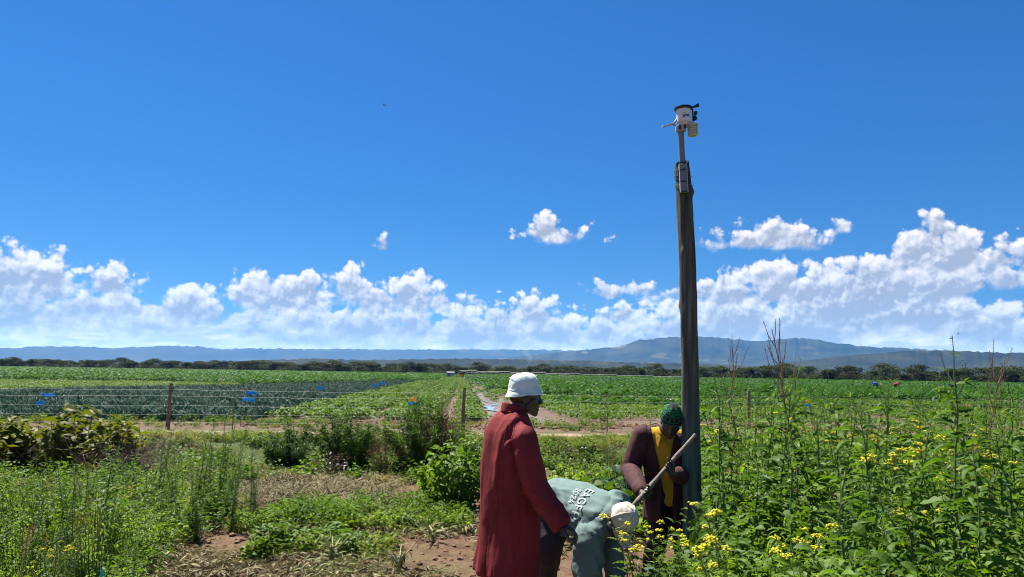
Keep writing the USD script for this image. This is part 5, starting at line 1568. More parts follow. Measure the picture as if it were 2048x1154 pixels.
def ring_solid(rings):
    """A closed solid through rings of equal vertex count."""
    r = np.array(rings); n = r.shape[1]; v = r.reshape(-1, 3); f = []
    for i in range(len(r) - 1):
        for j in range(n):
            k = (j + 1) % n
            f += [(i * n + j, i * n + k, (i + 1) * n + k), (i * n + j, (i + 1) * n + k, (i + 1) * n + j)]
    a, b = len(v), len(v) + 1; v = np.vstack([v, r[0].mean(0), r[-1].mean(0)])
    for j in range(n):
        k = (j + 1) % n
        f += [(a, k, j), (b, (len(r) - 1) * n + j, (len(r) - 1) * n + k)]
    t = trimesh.Trimesh(v, f, process=False)
    if t.volume < 0:
        t.invert()
    return MF(manifold3d.Mesh(t.vertices.astype(np.float32), t.faces.astype(np.uint32)))


# ---- the man in the red coat
D1 = 4.75
F1 = np.array([.80, .60, 0]); R1 = np.array([.60, -.80, 0]); UP = np.array([0, 0, 1.0])
COAT = [(1146, 947, 1073), (1120, 950, 1075), (1085, 956, 1077), (1050, 960, 1077), (1000, 961, 1077), (960, 962, 1076), (920, 964, 1074), (880, 968, 1069), (862, 972, 1066), (848, 978, 1062), (836, 986, 1056), (827, 996, 1051), (819, 1006, 1047)]
rings = []
th = np.arange(72) * 2 * np.pi / 72
for i, (py, a, b) in enumerate(COAT):
    c = J((a + b) / 2, py, D1); hw = np.linalg.norm(J(b, py, D1) - c)
    A, B = hw * 1.15, hw * .80
    if py < 850:
        A *= 1.0 + .25 * (850 - py) / 30 * (1 if py > 822 else .3); B *= .98
    fo = np.clip((py - 900) / 240, 0, 1)
    rad_ = 1 + fo * (.026 * np.sin(7 * th + 1.3) + .020 * np.sin(11 * th + 4) + .012 * np.sin(17 * th)) - .03 * fo
    sq = (np.abs(np.cos(th)) ** 2.5 + np.abs(np.sin(th)) ** 2.5) ** (-1 / 2.5)
    rings.append(c + (A * np.cos(th) * sq * rad_)[:, None] * R1 + (B * np.sin(th) * sq * rad_)[:, None] * F1 + np.array([0, 0, 1]) * 0)
coat_body = ring_solid(rings)
neck1 = J(1026, 822, D1)
sh_n, el_n, cu_n = J(1048, 876, D1 - .16), J(1070, 970, D1 - .22), J(1117, 1042, D1 - .28)
sh_f, el_f, cu_f = J(990, 868, D1 + .15), J(1015, 968, D1 + .26), J(1060, 1000, D1 + .34)
sleeves = bone((sh_n, .078), (J(1056, 915, D1 - .19), .078), (el_n, .072), (J(1096, 1012, D1 - .25), .068), (cu_n, .066)) + bone((sh_f, .074), (el_f, .066), (cu_f, .056))
yoke = bone((sh_n, .07), (neck1 - [0, 0, .055], .075), (sh_f, .07))
back_c = J(1012, 1100, D1) - F1 * .155
slit = MF.cube([.012, .16, .40], True).transform(np.hstack([np.stack([R1, F1, UP], 1), (J(1010, 1092, D1) - F1 * .16 + [0, 0, -.03])[:, None]]))
cuffcut = MF.sphere(.0, 4) if False else None
m = MF.batch_boolean([coat_body] + sleeves + yoke, manifold3d.OpType.Add) - slit
fore = (cu_n - el_n) / np.linalg.norm(cu_n - el_n)
a_, b_, c_ = frame_of(fore)
cut = MF.cylinder(.2, .12, .12, 24).transform(np.hstack([np.stack([a_, b_, c_], 1), (cu_n + fore * .045)[:, None]]))
bore = MF.cylinder(.10, .050, .050, 24).transform(np.hstack([np.stack([a_, b_, c_], 1), (cu_n - fore * .05)[:, None]]))
m = m - cut - bore
m = m.refine_to_length(.013).to_mesh(); coat = trimesh.Trimesh(m.vert_properties[:, :3].astype(float), m.tri_verts, process=True)
trimesh.smoothing.filter_taubin(coat, lamb=.5, nu=.53, iterations=8)
vz = coat.vertices[:, 2]
isarm = np.exp(-(np.minimum(np.linalg.norm(coat.vertices - el_n, axis=1), np.linalg.norm(coat.vertices - J(1060, 930, D1 - .2), axis=1)) / .10) ** 2)
folds(coat, .019, (9, 9, 1.3), 41, np.clip(1.1 - (vz - .4) * .55, .35, 1) * (1 - .8 * isarm))
dz = (coat.vertices - sh_n) @ np.array([.35, -.2, -1.0])
folds(coat, .017, np.array([[7, 3, 13], [3, 7, 6], [2, 2, 4.0]]), 43, isarm)
# drag lines from the shoulder and a long fold down the back
for (pa, pb, w, hgt) in [((1000, 850), (990, 1010), .022, .014), ((1040, 868), (1000, 905), .016, .012), ((1012, 872), (1026, 985), .024, .013), ((985, 940), (1030, 1090), .03, .012), ((1046, 890), (1060, 1000), .02, .010)]:
    A_, B_2 = J(*pa, D1 - .2), J(*pb, D1 - .2)
    d = B_2 - A_; q = coat.vertices - A_; tt = np.clip((q[:, [0, 2]] @ d[[0, 2]]) / (d[[0, 2]] @ d[[0, 2]]), 0, 1)
    dist = np.linalg.norm(q[:, [0, 2]] - tt[:, None] * d[[0, 2]], axis=1)
    facing = np.clip(-coat.vertex_normals[:, 1] + .1, 0, 1)
    coat.vertices += coat.vertex_normals * (hgt * np.exp(-(dist / w) ** 2) * np.sin(np.pi * np.clip(tt, .02, .98)) * facing)[:, None]
base1 = np.array([*(J(1015, 1100, D1)[:2]), 0.0]); base1[2] = float(height(base1[0], base1[1]))
man = person('person in a long dark red coat and pale bucket hat, back half turned', base1)
# body
HC1 = J(1049, 797, D1 + .02); RH1 = axes((.97, .24, -.04), (0, 0, 1))
hp, PH = head_parts(HC1, RH1, 1.0)
pelvis = np.array([base1[0], base1[1], .92])
hand1 = J(1121, 1048, D1 - .285)
HR = axes((.88, -.25, -.40), (.35, .2, .9)); HR = np.array([HR[0], HR[1], HR[2]])
pieces = hp + bone((PH(0, -.025, -.04), .054), (PH(0, -.04, -.13), .057), (neck1 - [0, 0, .09], .085), (np.array([base1[0], base1[1], 1.2]), .10), (pelvis, .11))
pieces += bone((neck1 - [0, 0, .10], .06), (sh_n, .045), (el_n, .04), (hand1 - HR[1] * .01, .027)) + bone((neck1 - [0, 0, .10], .06), (sh_f, .045), (el_f, .04), (cu_f, .03))
pieces += hand_parts(hand1, HR, (28, 38, 25)) + hand_parts(cu_f + [.02, .01, -.01], axes((.8, .1, -.6), (.3, .5, .8)), (30, 40, 30))
for s in (-1, 1):
    hip = pelvis + R1 * .09 * s
    pieces += bone((hip, .09), (hip + [0, 0, -.42] + F1 * .03, .055), (hip + [0, 0, -.84], .042)) + bone((hip + [0, 0, -.86] - F1 * .03, .045), (hip + [0, 0, -.89] + F1 * .13, .03))
obj('body', local(weld(pieces, .010, 6), base1), 'skin', man, True)
eyes(PH, 1.0, man)
garment(local(coat, base1), 'red_coat', 'coat', man)
# collar, back seam, buttons, cuff
cr = []
for k, (dz_, f_) in enumerate(((-.02, 1.0), (.008, .98), (.030, .93), (.034, .90), (.030, .86), (.0, .88))):
    ce = J(1027, 822, D1) + [0, 0, dz_] + F1 * (.012 * k * 0)
    cr.append(ce + (.086 * f_ * np.cos(th))[:, None] * R1 + (.078 * f_ * np.sin(th))[:, None] * F1 + ((-.022) * np.sin(th))[:, None] * UP)
cv = np.array(cr); nn = 72; q = []
for i in range(len(cv) - 1):
    for j in range(nn):
        q.append((i * nn + j, i * nn + (j + 1) % nn, (i + 1) * nn + (j + 1) % nn, (i + 1) * nn + j))
ct = cv.reshape(-1, 3); ct = ct + (meshkit.noise(ct * 30, 3)[:, None] - .5) * .006
obj('collar', (ct - base1, np.array(q)), 'red_coat', man, True)
for s in (-1, 1):
    hip = pelvis + R1 * .09 * s
    leg_ = weld(bone((hip, .115), (hip + [0, 0, -.42] + F1 * .03, .095), (hip + [0, 0, -.82], .085)), .02, 5)
    folds(leg_, .012, (10, 10, 5), 50 + s); obj('trouser_leg', local(leg_, base1), 'khaki_trousers', man, True)
    obj('boot', local(weld(bone((hip + [0, 0, -.80], .065), (hip + [0, 0, -.865] - F1 * .03, .06), (hip + [0, 0, -.875] + F1 * .14, .045)), .02, 4), base1), 'boot_black', man, True)
from scipy.spatial import cKDTree
ck = cKDTree(coat.vertices)


def seam(points, name='seam', r=.0022, mat='red_coat'):
    q = np.array(points); d = ck.query(q)[1]; q = coat.vertices[d] + coat.vertex_normals[d] * .0008
    q = np.array([q[max(0, i - 2):i + 3].mean(0) for i in range(len(q))])
    obj(name, tube(q - base1, [r] * len(q), 5, cap=False), mat, man, True)


seam([J(1022 - 30 * t, 838 + 200 * t, D1 - .15) - F1 * .05 for t in np.linspace(0, 1, 40)])
a = np.linspace(-2.6, 1.4, 40)
seam([sh_n + .085 * np.cos(x) * np.array([-.30, -.25, .92]) + .085 * np.sin(x) * np.array([-.45, -.85, -.35]) + np.array([-.035, .03, 0]) for x in a])
fo_ = (cu_n - el_n) / np.linalg.norm(cu_n - el_n); a1_, b1_, _ = frame_of(fo_)
seam([cu_n + fo_ * .012 + .07 * math.cos(x) * a1_ + .07 * math.sin(x) * b1_ for x in np.linspace(0, 6.283, 40)])
# bucket hat
hv, hf = lathe([(0, .128), (.026, .126), (.050, .119), (.068, .107), (.080, .090), (.089, .064), (.095, .034), (.098, .012), (.106, -.008), (.115, -.028), (.118, -.036), (.116, -.038), (.102, -.014), (.095, .008), (.086, .05), (.066, .097), (0, .115)], 56)
hv = hv * [.93, 1.07, .90]
hv += (meshkit.fbm(hv * 22, 3, 6)[:, None] - .5) * np.array([.010, .010, .010]) + np.stack([0 * hv[:, 0], 0 * hv[:, 0], .012 * np.clip(np.linalg.norm(hv[:, :2], axis=1) - .1, 0, 1) * 10 * np.sin(np.arctan2(hv[:, 1], hv[:, 0]) * 2 + .4) * .35], -1)
ht = trimesh.Trimesh(hv, hf, process=True).subdivide()
ht.vertices += ht.vertex_normals * ((ridge(ht.vertices * [16, 16, 22], 9) ** 2 - .4) * .0035)[:, None]
RHat = axes((.97, .24, .08), (-.06, 0, 1)); ht.vertices = ht.vertices @ RHat + PH(0, -.006, .052) - base1
hat = obj('hat', ht, 'mint_hat', man, True)
for r0, z0 in ((.0985, .011), (.111, -.0185), (.0815, .086)):
    a = np.linspace(0, 2 * np.pi, 57); sv = np.stack([.93 * r0 * 1.012 * np.cos(a), 1.07 * r0 * 1.012 * np.sin(a), z0 + 0 * a], -1)
    sv += (meshkit.fbm(sv * 22, 3, 6)[:, None] - .5) * np.array([.010, .010, .010])
    obj('stitching', tube(sv @ RHat + PH(0, -.006, .052) - base1, [.0011] * 57, 4, cap=False), 'mint_hat', hat, True)

# ---- the bending man in the grey green shirt
D2 = 5.25
Fh = np.array([.90, -.43, 0]); Rh = np.array([-.30, -.80, -.52])     # where he faces, and his right hand side
pel = J(1102, 1000, D2 + .14); shc = J(1212, 1030, D2 - .12); mid = J(1146, 990, D2 + .03)
S = (shc - pel) / np.linalg.norm(shc - pel); Rh = Rh - S * (Rh @ S); Rh /= np.linalg.norm(Rh); Nb = np.cross(Rh, S); Nb = Nb if Nb[2] > 0 else -Nb; Nb /= np.linalg.norm(Nb)
TR = np.array([Rh, S, Nb])
sN, sFa = shc + Rh * .185 - Nb * .035 - S * .02, shc - Rh * .185 - Nb * .035 - S * .02
eN, eF = sN + np.array([-.03, .02, -.30]), sFa + np.array([-.03, -.06, -.30])
hN, hF = eN + np.array([.05, -.04, -.25]), eF + np.array([.02, -.05, -.26])
base2 = np.array([pel[0] - .02, pel[1], 0.0]); base2[2] = float(height(base2[0], base2[1]))
ben = person('person bending low in a grey green printed shirt and cream cap, reaching for the ground', base2)
HC2 = J(1240, 1042, D2 - .30); RH2 = axes((.10, -.48, -.87), (.45, -.66, .42))
hp, PH2 = head_parts(HC2, RH2, .98)
pieces = hp + bone((PH2(0, -.03, -.05), .055), (shc - Nb * .05 + S * .03, .065)) + [flat(shc - Nb * .06, pel - Nb * .03, TR, (.13, .07, .06), (.11, .06, .06))]
for s_, e_, h_ in ((sN, eN, hN), (sFa, eF, hF)):
    pieces += bone((s_, .055), (e_, .043), (h_, .028)) + hand_parts(h_, axes((.1, -.05, -1), (.8 if s_ is sN else .6, .5, 0)), (25, 35, 25))
knees, feet = [], []
for s in (-1, 1):
    hip = pel + Rh * .09 * s - [0, 0, .06]; kn = np.array([hip[0] - .03 + .03 * s, hip[1] - .10, .50]); ft = np.array([hip[0] - .05 + .06 * s, hip[1] + .02, base2[2] + .08])
    knees.append((hip, kn, ft)); pieces += bone((hip, .07), (kn, .058), (ft, .042)) + bone((ft - [0, 0, .03], .04), (ft + Fh * .16 - [0, 0, .05], .028))
obj('body', local(weld(pieces, .010, 6), base2), 'skin', ben, True)
eyes(PH2, .98, ben)
sp_ = [flat(shc - Nb * .03 - S * .06, mid - Nb * .10, TR, (.205, .13, .115), (.205, .12, .125)), flat(mid - Nb * .10, pel - S * .03 - Nb * .02, TR, (.205, .12, .125), (.195, .08, .135))]
sp_ += [flat(mid - Nb * .10 - S * .05, mid - Nb * .23 - S * .08 + Rh * .06, TR, (.19, .14, .10), (.13, .10, .05))]
sp_ += bone((sN + S * -.02, .085), (sN * .45 + eN * .55, .085), (eN, .070), (eN * .5 + hN * .5, .060), (hN * .9 + eN * .1, .050)) + bone((sFa, .08), (eF, .072), (hF * .9 + eF * .1, .055)) + bone((shc - Nb * .02 + S * .02, .09), (sN, .085)) + bone((shc - Nb * .02 + S * .02, .09), (sFa, .08))
shirt = weld(sp_, .013, 9)
w_ = np.clip(1.15 - ((shirt.vertices - mid) @ Nb) * 5, .35, 1.3)
folds(shirt, .019, np.array([Rh * 9, S * 5, Nb * 3]) @ np.eye(3), 61, w_)
folds(shirt, .020, np.array([[4, 4, 12], [8, 3, 5], [3, 8, 4.0]]), 63, np.exp(-(np.minimum(np.linalg.norm(shirt.vertices - eN, axis=1), np.linalg.norm(shirt.vertices - (eN + sN) / 2, axis=1)) / .2) ** 2))
for c0, d0, wid, hgt in [(pel + S * .04 + Nb * .12, np.array([.10, -.12, -.22]), .020, .016), (pel + S * .11 + Nb * .13, np.array([.06, -.14, -.22]), .020, .014), (mid + S * .0 + Rh * .10 + Nb * .06, np.array([-.03, -.10, -.24]), .022, .016), (shc + Rh * .10 + Nb * .04 - S * .10, np.array([-.08, -.10, -.14]), .018, .014)]:
    q = shirt.vertices - c0; tt = np.clip(q @ d0 / (d0 @ d0), 0, 1); dist = np.linalg.norm(q - tt[:, None] * d0, axis=1)
    shirt.vertices += shirt.vertex_normals * (hgt * np.exp(-(dist / wid) ** 2))[:, None]
sh = obj('shirt', local(shirt, base2), 'green_shirt', ben, True)
# lettering on the back, laid on the cloth
from scipy.interpolate import LinearNDInterpolator
vv = shirt.vertices - shc; up_ = shirt.vertex_normals @ Nb > .15
top_of = LinearNDInterpolator(np.stack([vv[up_] @ Rh, vv[up_] @ S], -1), vv[up_] @ Nb)


def printed(txt, hgt, u0, v0, width=None):
    tm_ = meshkit.text_mesh(txt, hgt, .002, False).subdivide_to_size(.010)
    x = tm_.vertices[:, 0] - (tm_.vertices[:, 0].min() + tm_.vertices[:, 0].max()) / 2
    if width:
        x = x * width / (x.max() - x.min())
    u, v_ = u0 + x, v0 + tm_.vertices[:, 1]
    w = top_of(np.stack([u, v_], -1)); w = np.where(np.isnan(w), np.nanmin(w), w)
    return shc + u[:, None] * Rh + v_[:, None] * S + (w + .006 + tm_.vertices[:, 2])[:, None] * Nb - base2, tm_.faces


obj('print', printed('EAGFP', .060, .03, -.185, .26), 'print_white', sh)
obj('print', printed('2024', .042, .0, -.250, .13), 'print_white', sh)
# collar
a = np.linspace(0, 2 * np.pi, 41); nd_ = PH2(0, -.03, -.05) - (shc - Nb * .04); nd_ /= np.linalg.norm(nd_); ca_, cb_, _ = frame_of(nd_)
cc_ = shc - Nb * .03 + S * .075
obj('collar', tube(np.stack([cc_ + .088 * math.cos(x) * ca_ + .088 * math.sin(x) * cb_ for x in a]) - base2, [.016] * 41, 8, cap=False), 'green_shirt', ben, True)
for hip, kn, ft in knees:
    tr_ = weld(bone((hip + [0, 0, -.035], .112), (hip * .5 + kn * .5, .105), (kn, .090), (kn * .5 + ft * .5, .080), (ft + [0, 0, .02], .075)), .016, 6)
    folds(tr_, .014, (9, 9, 6), 71); obj('trouser_leg', local(tr_, base2), 'plum_trousers', ben, True)
    obj('boot', local(weld(bone((ft + [0, 0, .02], .06), (ft - [0, 0, .035] - Fh * .03, .05), (ft + Fh * .17 - [0, 0, .045], .04)), .02, 4), base2), 'boot_black', ben, True)
# cap with its peak
cap = lathe([(0, .122), (.03, .119), (.06, .103), (.082, .075), (.093, .040), (.097, .010), (.098, -.004), (.094, -.004), (.09, .03), (.06, .092), (0, .112)], 48)
cv = cap[0] * [.92, 1.05, 1.0]; ct = trimesh.Trimesh(cv, cap[1], process=True).subdivide().subdivide(); aa_ = np.arctan2(ct.vertices[:, 1], ct.vertices[:, 0]); ct.vertices += ct.vertex_normals * ((ridge(ct.vertices * 15, 4) ** 2 - .4) * .007 - .004 * np.exp(-(np.sin(3 * aa_) / .10) ** 2) * (np.linalg.norm(ct.vertices[:, :2], axis=1) > .012))[:, None]
put_on = lambda v: v @ RH2 + PH2(0, -.006, .030) - base2
cp = obj('cap', (put_on(ct.vertices), ct.faces), 'cream_cap', ben, True)
u = np.linspace(-1, 1, 21); w = np.linspace(0, 1, 7); U_, W_ = np.meshgrid(u, w)
bx_ = U_ * (.080 - .012 * W_ ** 2); by_ = np.sqrt(np.clip(1 - (U_ * .86) ** 2, 0, 1)) * .101 + W_ * .090 * np.sqrt(np.clip(1 - (U_ * .93) ** 2, 0, 1)); bz_ = .004 - .020 * U_ ** 2 - .012 * W_
pk = np.stack([bx_, by_, bz_], -1).reshape(-1, 3); K = np.arange(pk.shape[0]).reshape(U_.shape); qd = np.stack([K[:-1, :-1], K[:-1, 1:], K[1:, 1:], K[1:, :-1]], -1).reshape(-1, 4)
pk2 = np.vstack([pk, pk - [0, 0, .004]]); rim = np.concatenate([K[0], K[1:, -1], K[-1, -2::-1], K[-2:0:-1, 0]]); n0 = len(pk)
side = np.stack([rim, np.roll(rim, -1), np.roll(rim, -1) + n0, rim + n0], -1)
obj('peak', (put_on(pk2), np.vstack([qd, qd[:, ::-1] + n0, side[:, ::-1]])), 'cream_cap', cp, smooth=40)
obj('top_button', (put_on(trimesh.creation.icosphere(2, .007).vertices + [0, 0, .122]), trimesh.creation.icosphere(2, .007).faces), 'cream_cap', cp, True)
plain('badge_dark', (.03, .03, .035), rough=.6)


def on_cap(poly, y_front=True):
    m_ = trimesh.creation.extrude_polygon(poly, .0015).subdivide_to_size(.008); x, z = m_.vertices[:, 0], m_.vertices[:, 1]
    yy = np.interp(z, [-.004, .01, .04, .07, .094], [.1032, .1022, .098, .0865, .064]); yy = yy * np.sqrt(np.clip(1 - (x / .092) ** 2, .05, 1)) + .0035 + m_.vertices[:, 2]
    return put_on(np.stack([x, yy, z], -1)), m_.faces


obj('badge', on_cap(Polygon([(-.038, .020), (-.026, .027), (-.012, .021), (0, .030), (.014, .034), (.030, .026), (.036, .014), (.020, .008), (.006, .010), (-.008, .006), (-.024, .012)])), 'badge_dark', cp)
obj('badge', on_cap(Polygon([(-.006, .048), (.002, .048), (.002, .056), (-.006, .056)])), 'badge_dark', cp)
obj('eyelet', on_cap(Polygon([(.030, .058), (.036, .058), (.036, .064), (.030, .064)])), 'badge_dark', cp)

# ---- the man holding the pole
D3 = 6.36
F3 = np.array([-.18, -.98, 0]); R3 = np.array([-.98, .18, 0])
pel3 = np.array([J(1337, 1020, D3)[0], D3, .80]); shc3 = J(1326, 872, D3 - .02); base3 = np.array([pel3[0], D3, float(height(pel3[0], D3))])
sR, eR, wR = J(1286, 872, D3 - .02), J(1261, 938, D3 + .02), J(1281, 974, D3 - .26)
sL, eL, wL = J(1374, 880, D3 + .04), J(1384, 955, D3 - .02), J(1352, 953, D3 - .29)
st0, st1 = J(1232, 1052, PD - .52), J(1390, 869, PD - .135)
sd = (st1 - st0) / np.linalg.norm(st1 - st0)


def on_stick(px):
    ts = np.linspace(0, 1, 400); q = st0 + (st1 - st0) * ts[:, None]
    d = (q - EYE); x = 1024 + F_PX * (d @ rt) / (d @ fw)
    return q[np.argmin(np.abs(x - px))]


gR, gL = on_stick(1290), on_stick(1335)
man3 = person('person in maroon jacket, yellow shirt and striped green beanie, leaning on the pole', base3)
HC3 = J(1342, 846, D3 - .17); RH3 = axes((-.20, -.84, -.50), (.03, -.50, .86))
hp, PH3 = head_parts(HC3, RH3, 1.0)


def grip(g, wrist, flip):
    """A fist closed round the stick: knuckle line along the stick, wrist towards the forearm."""
    across = sd * flip; to = g - wrist; to = to - across * (to @ across); to /= np.linalg.norm(to)
    bk_ = np.cross(across, to)
    if bk_[1] > 0:
        pass
    R = np.array([across, to, bk_])
    W = g - to * .075 + bk_ * .034
    return hand_parts(W, R, (62, 78, 48), .0, thumb=(55, 35)), W


toward = np.array([0, -1.0, 0])
hR, WR = grip(gR, wR, 1.0 if np.cross(sd, gR - wR) @ toward > 0 else -1.0)
hL, WL = grip(gL, wL, 1.0 if np.cross(sd, gL - wL) @ toward > 0 else -1.0)
pieces = hp + bone((PH3(0, -.03, -.05), .056), (shc3 + [0, .02, .01], .07)) + [flat(shc3 - [0, 0, .06], pel3, np.array([R3, F3, UP]), (.15, .09, .09), (.13, .10, .10))]
pieces += bone((sR, .055), (eR, .043), (WR, .028)) + bone((sL, .055), (eL, .043), (WL, .028)) + hR + hL
legs3 = []
for s in (-1, 1):
    hip = pel3 + R3 * .09 * s; kn = hip + np.array([.0, -.05, -.36]); ft = np.array([hip[0] + R3[0] * .05 * s, hip[1] + .04 * s, base3[2] + .08]); legs3.append((hip, kn, ft))
    pieces += bone((hip, .09), (kn, .056), (ft, .042)) + bone((ft - [0, 0, .03], .04), (ft + F3 * .16 - [0, 0, .05], .028))
obj('body', local(weld(pieces, .009, 6), base3), 'skin', man3, True)
eyes(PH3, 1.0, man3)
B3 = np.array([R3, F3, UP]); low = pel3 + [0, 0, -.30]
inner = [flat(shc3 - [0, 0, .07], pel3 + [0, 0, .05], B3, (.165, .105, .10), (.160, .115, .10)), flat(pel3 + [0, 0, .05], low + [0, 0, .17], B3, (.160, .115, .10), (.165, .12, .06))]
sht = weld(inner + bone((shc3 + [0, 0, -.01], .085), (sR, .07)) + bone((shc3 + [0, 0, -.01], .085), (sL, .07)), .016, 6); folds(sht, .010, (9, 9, 4), 85)
yl = obj('shirt', local(sht, base3), 'yellow_shirt', man3, True)
for s in (-1, 1):                                             # shirt collar points
    n0_ = shc3 + F3 * .085 + [0, 0, .035]
    pts = np.array([n0_ + R3 * s * .020 + [0, 0, -.03], n0_ + R3 * s * .085 - F3 * .05 + [0, 0, .02], n0_ + R3 * s * .105 - F3 * .03 + [0, 0, -.045], n0_ + R3 * s * .045 + F3 * .02 + [0, 0, -.115]])
    pts = pts + F3 * .030
    obj('collar', (np.vstack([pts, pts - F3 * .006]) - base3, np.array([[0, 1, 2], [0, 2, 3], [6, 5, 4], [7, 6, 4]])), 'yellow_shirt', yl)
    lap = np.array([n0_ + R3 * s * .014 + F3 * .052 + [0, 0, -.11 - .0], n0_ + R3 * s * .006 + F3 * .058 + [0, 0, -.23]])
outer = MF.batch_boolean([flat(shc3 - [0, 0, .05], pel3 + [0, 0, .05], B3, (.195, .125, .10), (.195, .135, .12)), flat(pel3 + [0, 0, .05], low + [0, 0, .02], B3, (.195, .135, .12), (.215, .155, .05))] + bone((shc3 + [0, 0, -.02], .085), (sR, .085)) + bone((shc3 + [0, 0, -.02], .085), (sL, .085)), manifold3d.OpType.Add)
core = MF.batch_boolean([flat(shc3 - [0, 0, .05], pel3 + [0, 0, .05], B3, (.172, .108, .09), (.172, .118, .11)), flat(pel3 + [0, 0, .05], low - [0, 0, .10], B3, (.172, .118, .11), (.198, .14, .05)), ball(shc3 + [0, -.03, .05], .10)], manifold3d.OpType.Add)
wedge = [[c + R3 * a_ + F3 * f_ for a_, f_ in ((lo_, 0), (hi_, 0), (hi_, .4), (lo_, .4))] for c, lo_, hi_ in ((low + [0, 0, -.3], -.020, .075), (pel3, -.045, .060), (shc3 + [0, 0, -.16], -.055, .060), (shc3 + [0, 0, .12], -.115, .105))]
opn = MF.batch_boolean([MF.hull_points(np.array(p0 + p1)) for p0, p1 in zip(wedge[:-1], wedge[1:])], manifold3d.OpType.Add)
jk = MF.batch_boolean([outer - core - opn] + bone((sR, .088), (sR * .4 + eR * .6, .083), (eR, .078), (eR * .4 + WR * .6, .066), (WR * .78 + eR * .22, .054)) + bone((sL, .085), (eL, .076), (eL * .4 + WL * .6, .064), (WL * .78 + eL * .22, .053)), manifold3d.OpType.Add) - ball(shc3 + [0, -.06, .10], .085)
mm = jk.refine_to_length(.013).to_mesh(); jt = trimesh.Trimesh(mm.vert_properties[:, :3].astype(float), mm.tri_verts, process=True)
trimesh.smoothing.filter_taubin(jt, lamb=.5, nu=.53, iterations=7)
near_arm = np.exp(-(np.minimum(np.linalg.norm(jt.vertices - eR, axis=1), np.linalg.norm(jt.vertices - eL, axis=1)) / .13) ** 2)
folds(jt, .012, (9, 9, 2.5), 91, 1 - .7 * near_arm); folds(jt, .013, np.array([[5, 2, 13], [9, 3, 5], [2, 7, 3.0]]), 93, near_arm)
obj('jacket', local(jt, base3), 'maroon_jacket', man3, True)
for hip, kn, ft in legs3:
    tr_ = weld(bone((hip, .125), (hip * .5 + kn * .5, .10), (kn, .088), (ft + [0, 0, .04], .074)), .016, 6); folds(tr_, .012, (9, 9, 6), 95); obj('trouser_leg', local(tr_, base3), 'dark_trousers', man3, True)
    obj('boot', local(weld(bone((ft + [0, 0, .04], .06), (ft - [0, 0, .035] - F3 * .03, .05), (ft + F3 * .17 - [0, 0, .045], .04)), .02, 4), base3), 'boot_black', man3, True)
# striped beanie
BP = [(0, .128), (.022, .126), (.050, .114), (.074, .090), (.089, .055), (.096, .015), (.098, -.018), (.099, -.030)]
bp_in = [(.094, -.030), (.09, .01), (.06, .08), (0, .11)]
bv, bf = lathe(BP + bp_in, 48); bt = trimesh.Trimesh(bv * [.90, 1.04, 1.0], bf, process=True).subdivide()
bt.vertices += bt.vertex_normals * ((ridge(bt.vertices * [40, 40, 10], 8) - .5) * .003)[:, None]
put3 = lambda v: v @ RH3 + PH3(0, -.012, .044) - base3
bn = obj('beanie', (put3(bt.vertices), bt.faces), 'beanie_black', man3, True)
prof = np.array(BP)


def band(z0, z1, amp, k, n=96, lo=0.0, hi=2 * np.pi):
    a = np.linspace(lo, hi, n); tri = 2 * np.abs((a * k / (2 * np.pi)) % 1 - .5)
    out = []
    for z in (z0, z1):
        zz_ = z + amp * (tri - .5); r = np.interp(-zz_, -prof[:, 1], prof[:, 0]) + .0035
        out.append(np.stack([.90 * r * np.cos(a), 1.04 * r * np.sin(a), zz_ + .0015], -1))
    v = np.vstack(out); i = np.arange(n - 1)
    return put3(v), np.stack([i, i + 1, i + 1 + n, i + n], -1)


for z0, z1, amp, k in [(.104, .111, .022, 6), (.088, .095, .024, 6), (.072, .079, .022, 6), (.056, .061, .0, 6), (.010, .015, .0, 6), (-.024, -.015, 0, 6)]:
    obj('stripe', band(z0, z1, amp, k), 'beanie_green', bn, True)
for q in range(14):
    c0 = 2 * np.pi * q / 14
    for s in (-1, 1):
        n = 6; a = np.linspace(c0 - .11, c0 + .11, n); zc = .035 + s * np.linspace(-.013, .013, n); out = []
        for w in (-.003, .003):
            zz_ = zc + w; r = np.interp(-zz_, -prof[:, 1], prof[:, 0]) + .0035; out.append(np.stack([.90 * r * np.cos(a), 1.04 * r * np.sin(a), zz_], -1))
        i = np.arange(n - 1); obj('knit_mark', (put3(np.vstack(out)), np.stack([i, i + 1, i + 1 + n, i + n], -1)), 'beanie_green', bn, True)
# the stick
k = 40; tt = np.linspace(0, 1, k); sp2 = st0 + (st1 - st0) * tt[:, None] + np.stack([.006 * np.sin(tt * 7), 0 * tt, .008 * np.sin(tt * 5 + 1)], -1)
sv, sf = tube(sp2,   .017 + .004 * meshkit.noise(np.stack([tt * 14, 0 * tt, 0 * tt], -1), 3) - .002 * tt, 14); sv += (meshkit.fbm(sv * 60, 2, 5)[:, None] - .5) * .004
plain('stick_wood', (.15, .122, .092), rough=.8, vary=.35, scale=22, spec=.2, bump=.006, bscale=90)
tag(obj('stick', (sv, sf), 'stick_wood', smooth=40), 'thick grey wooden stick held slanting across the pole', 'stick')

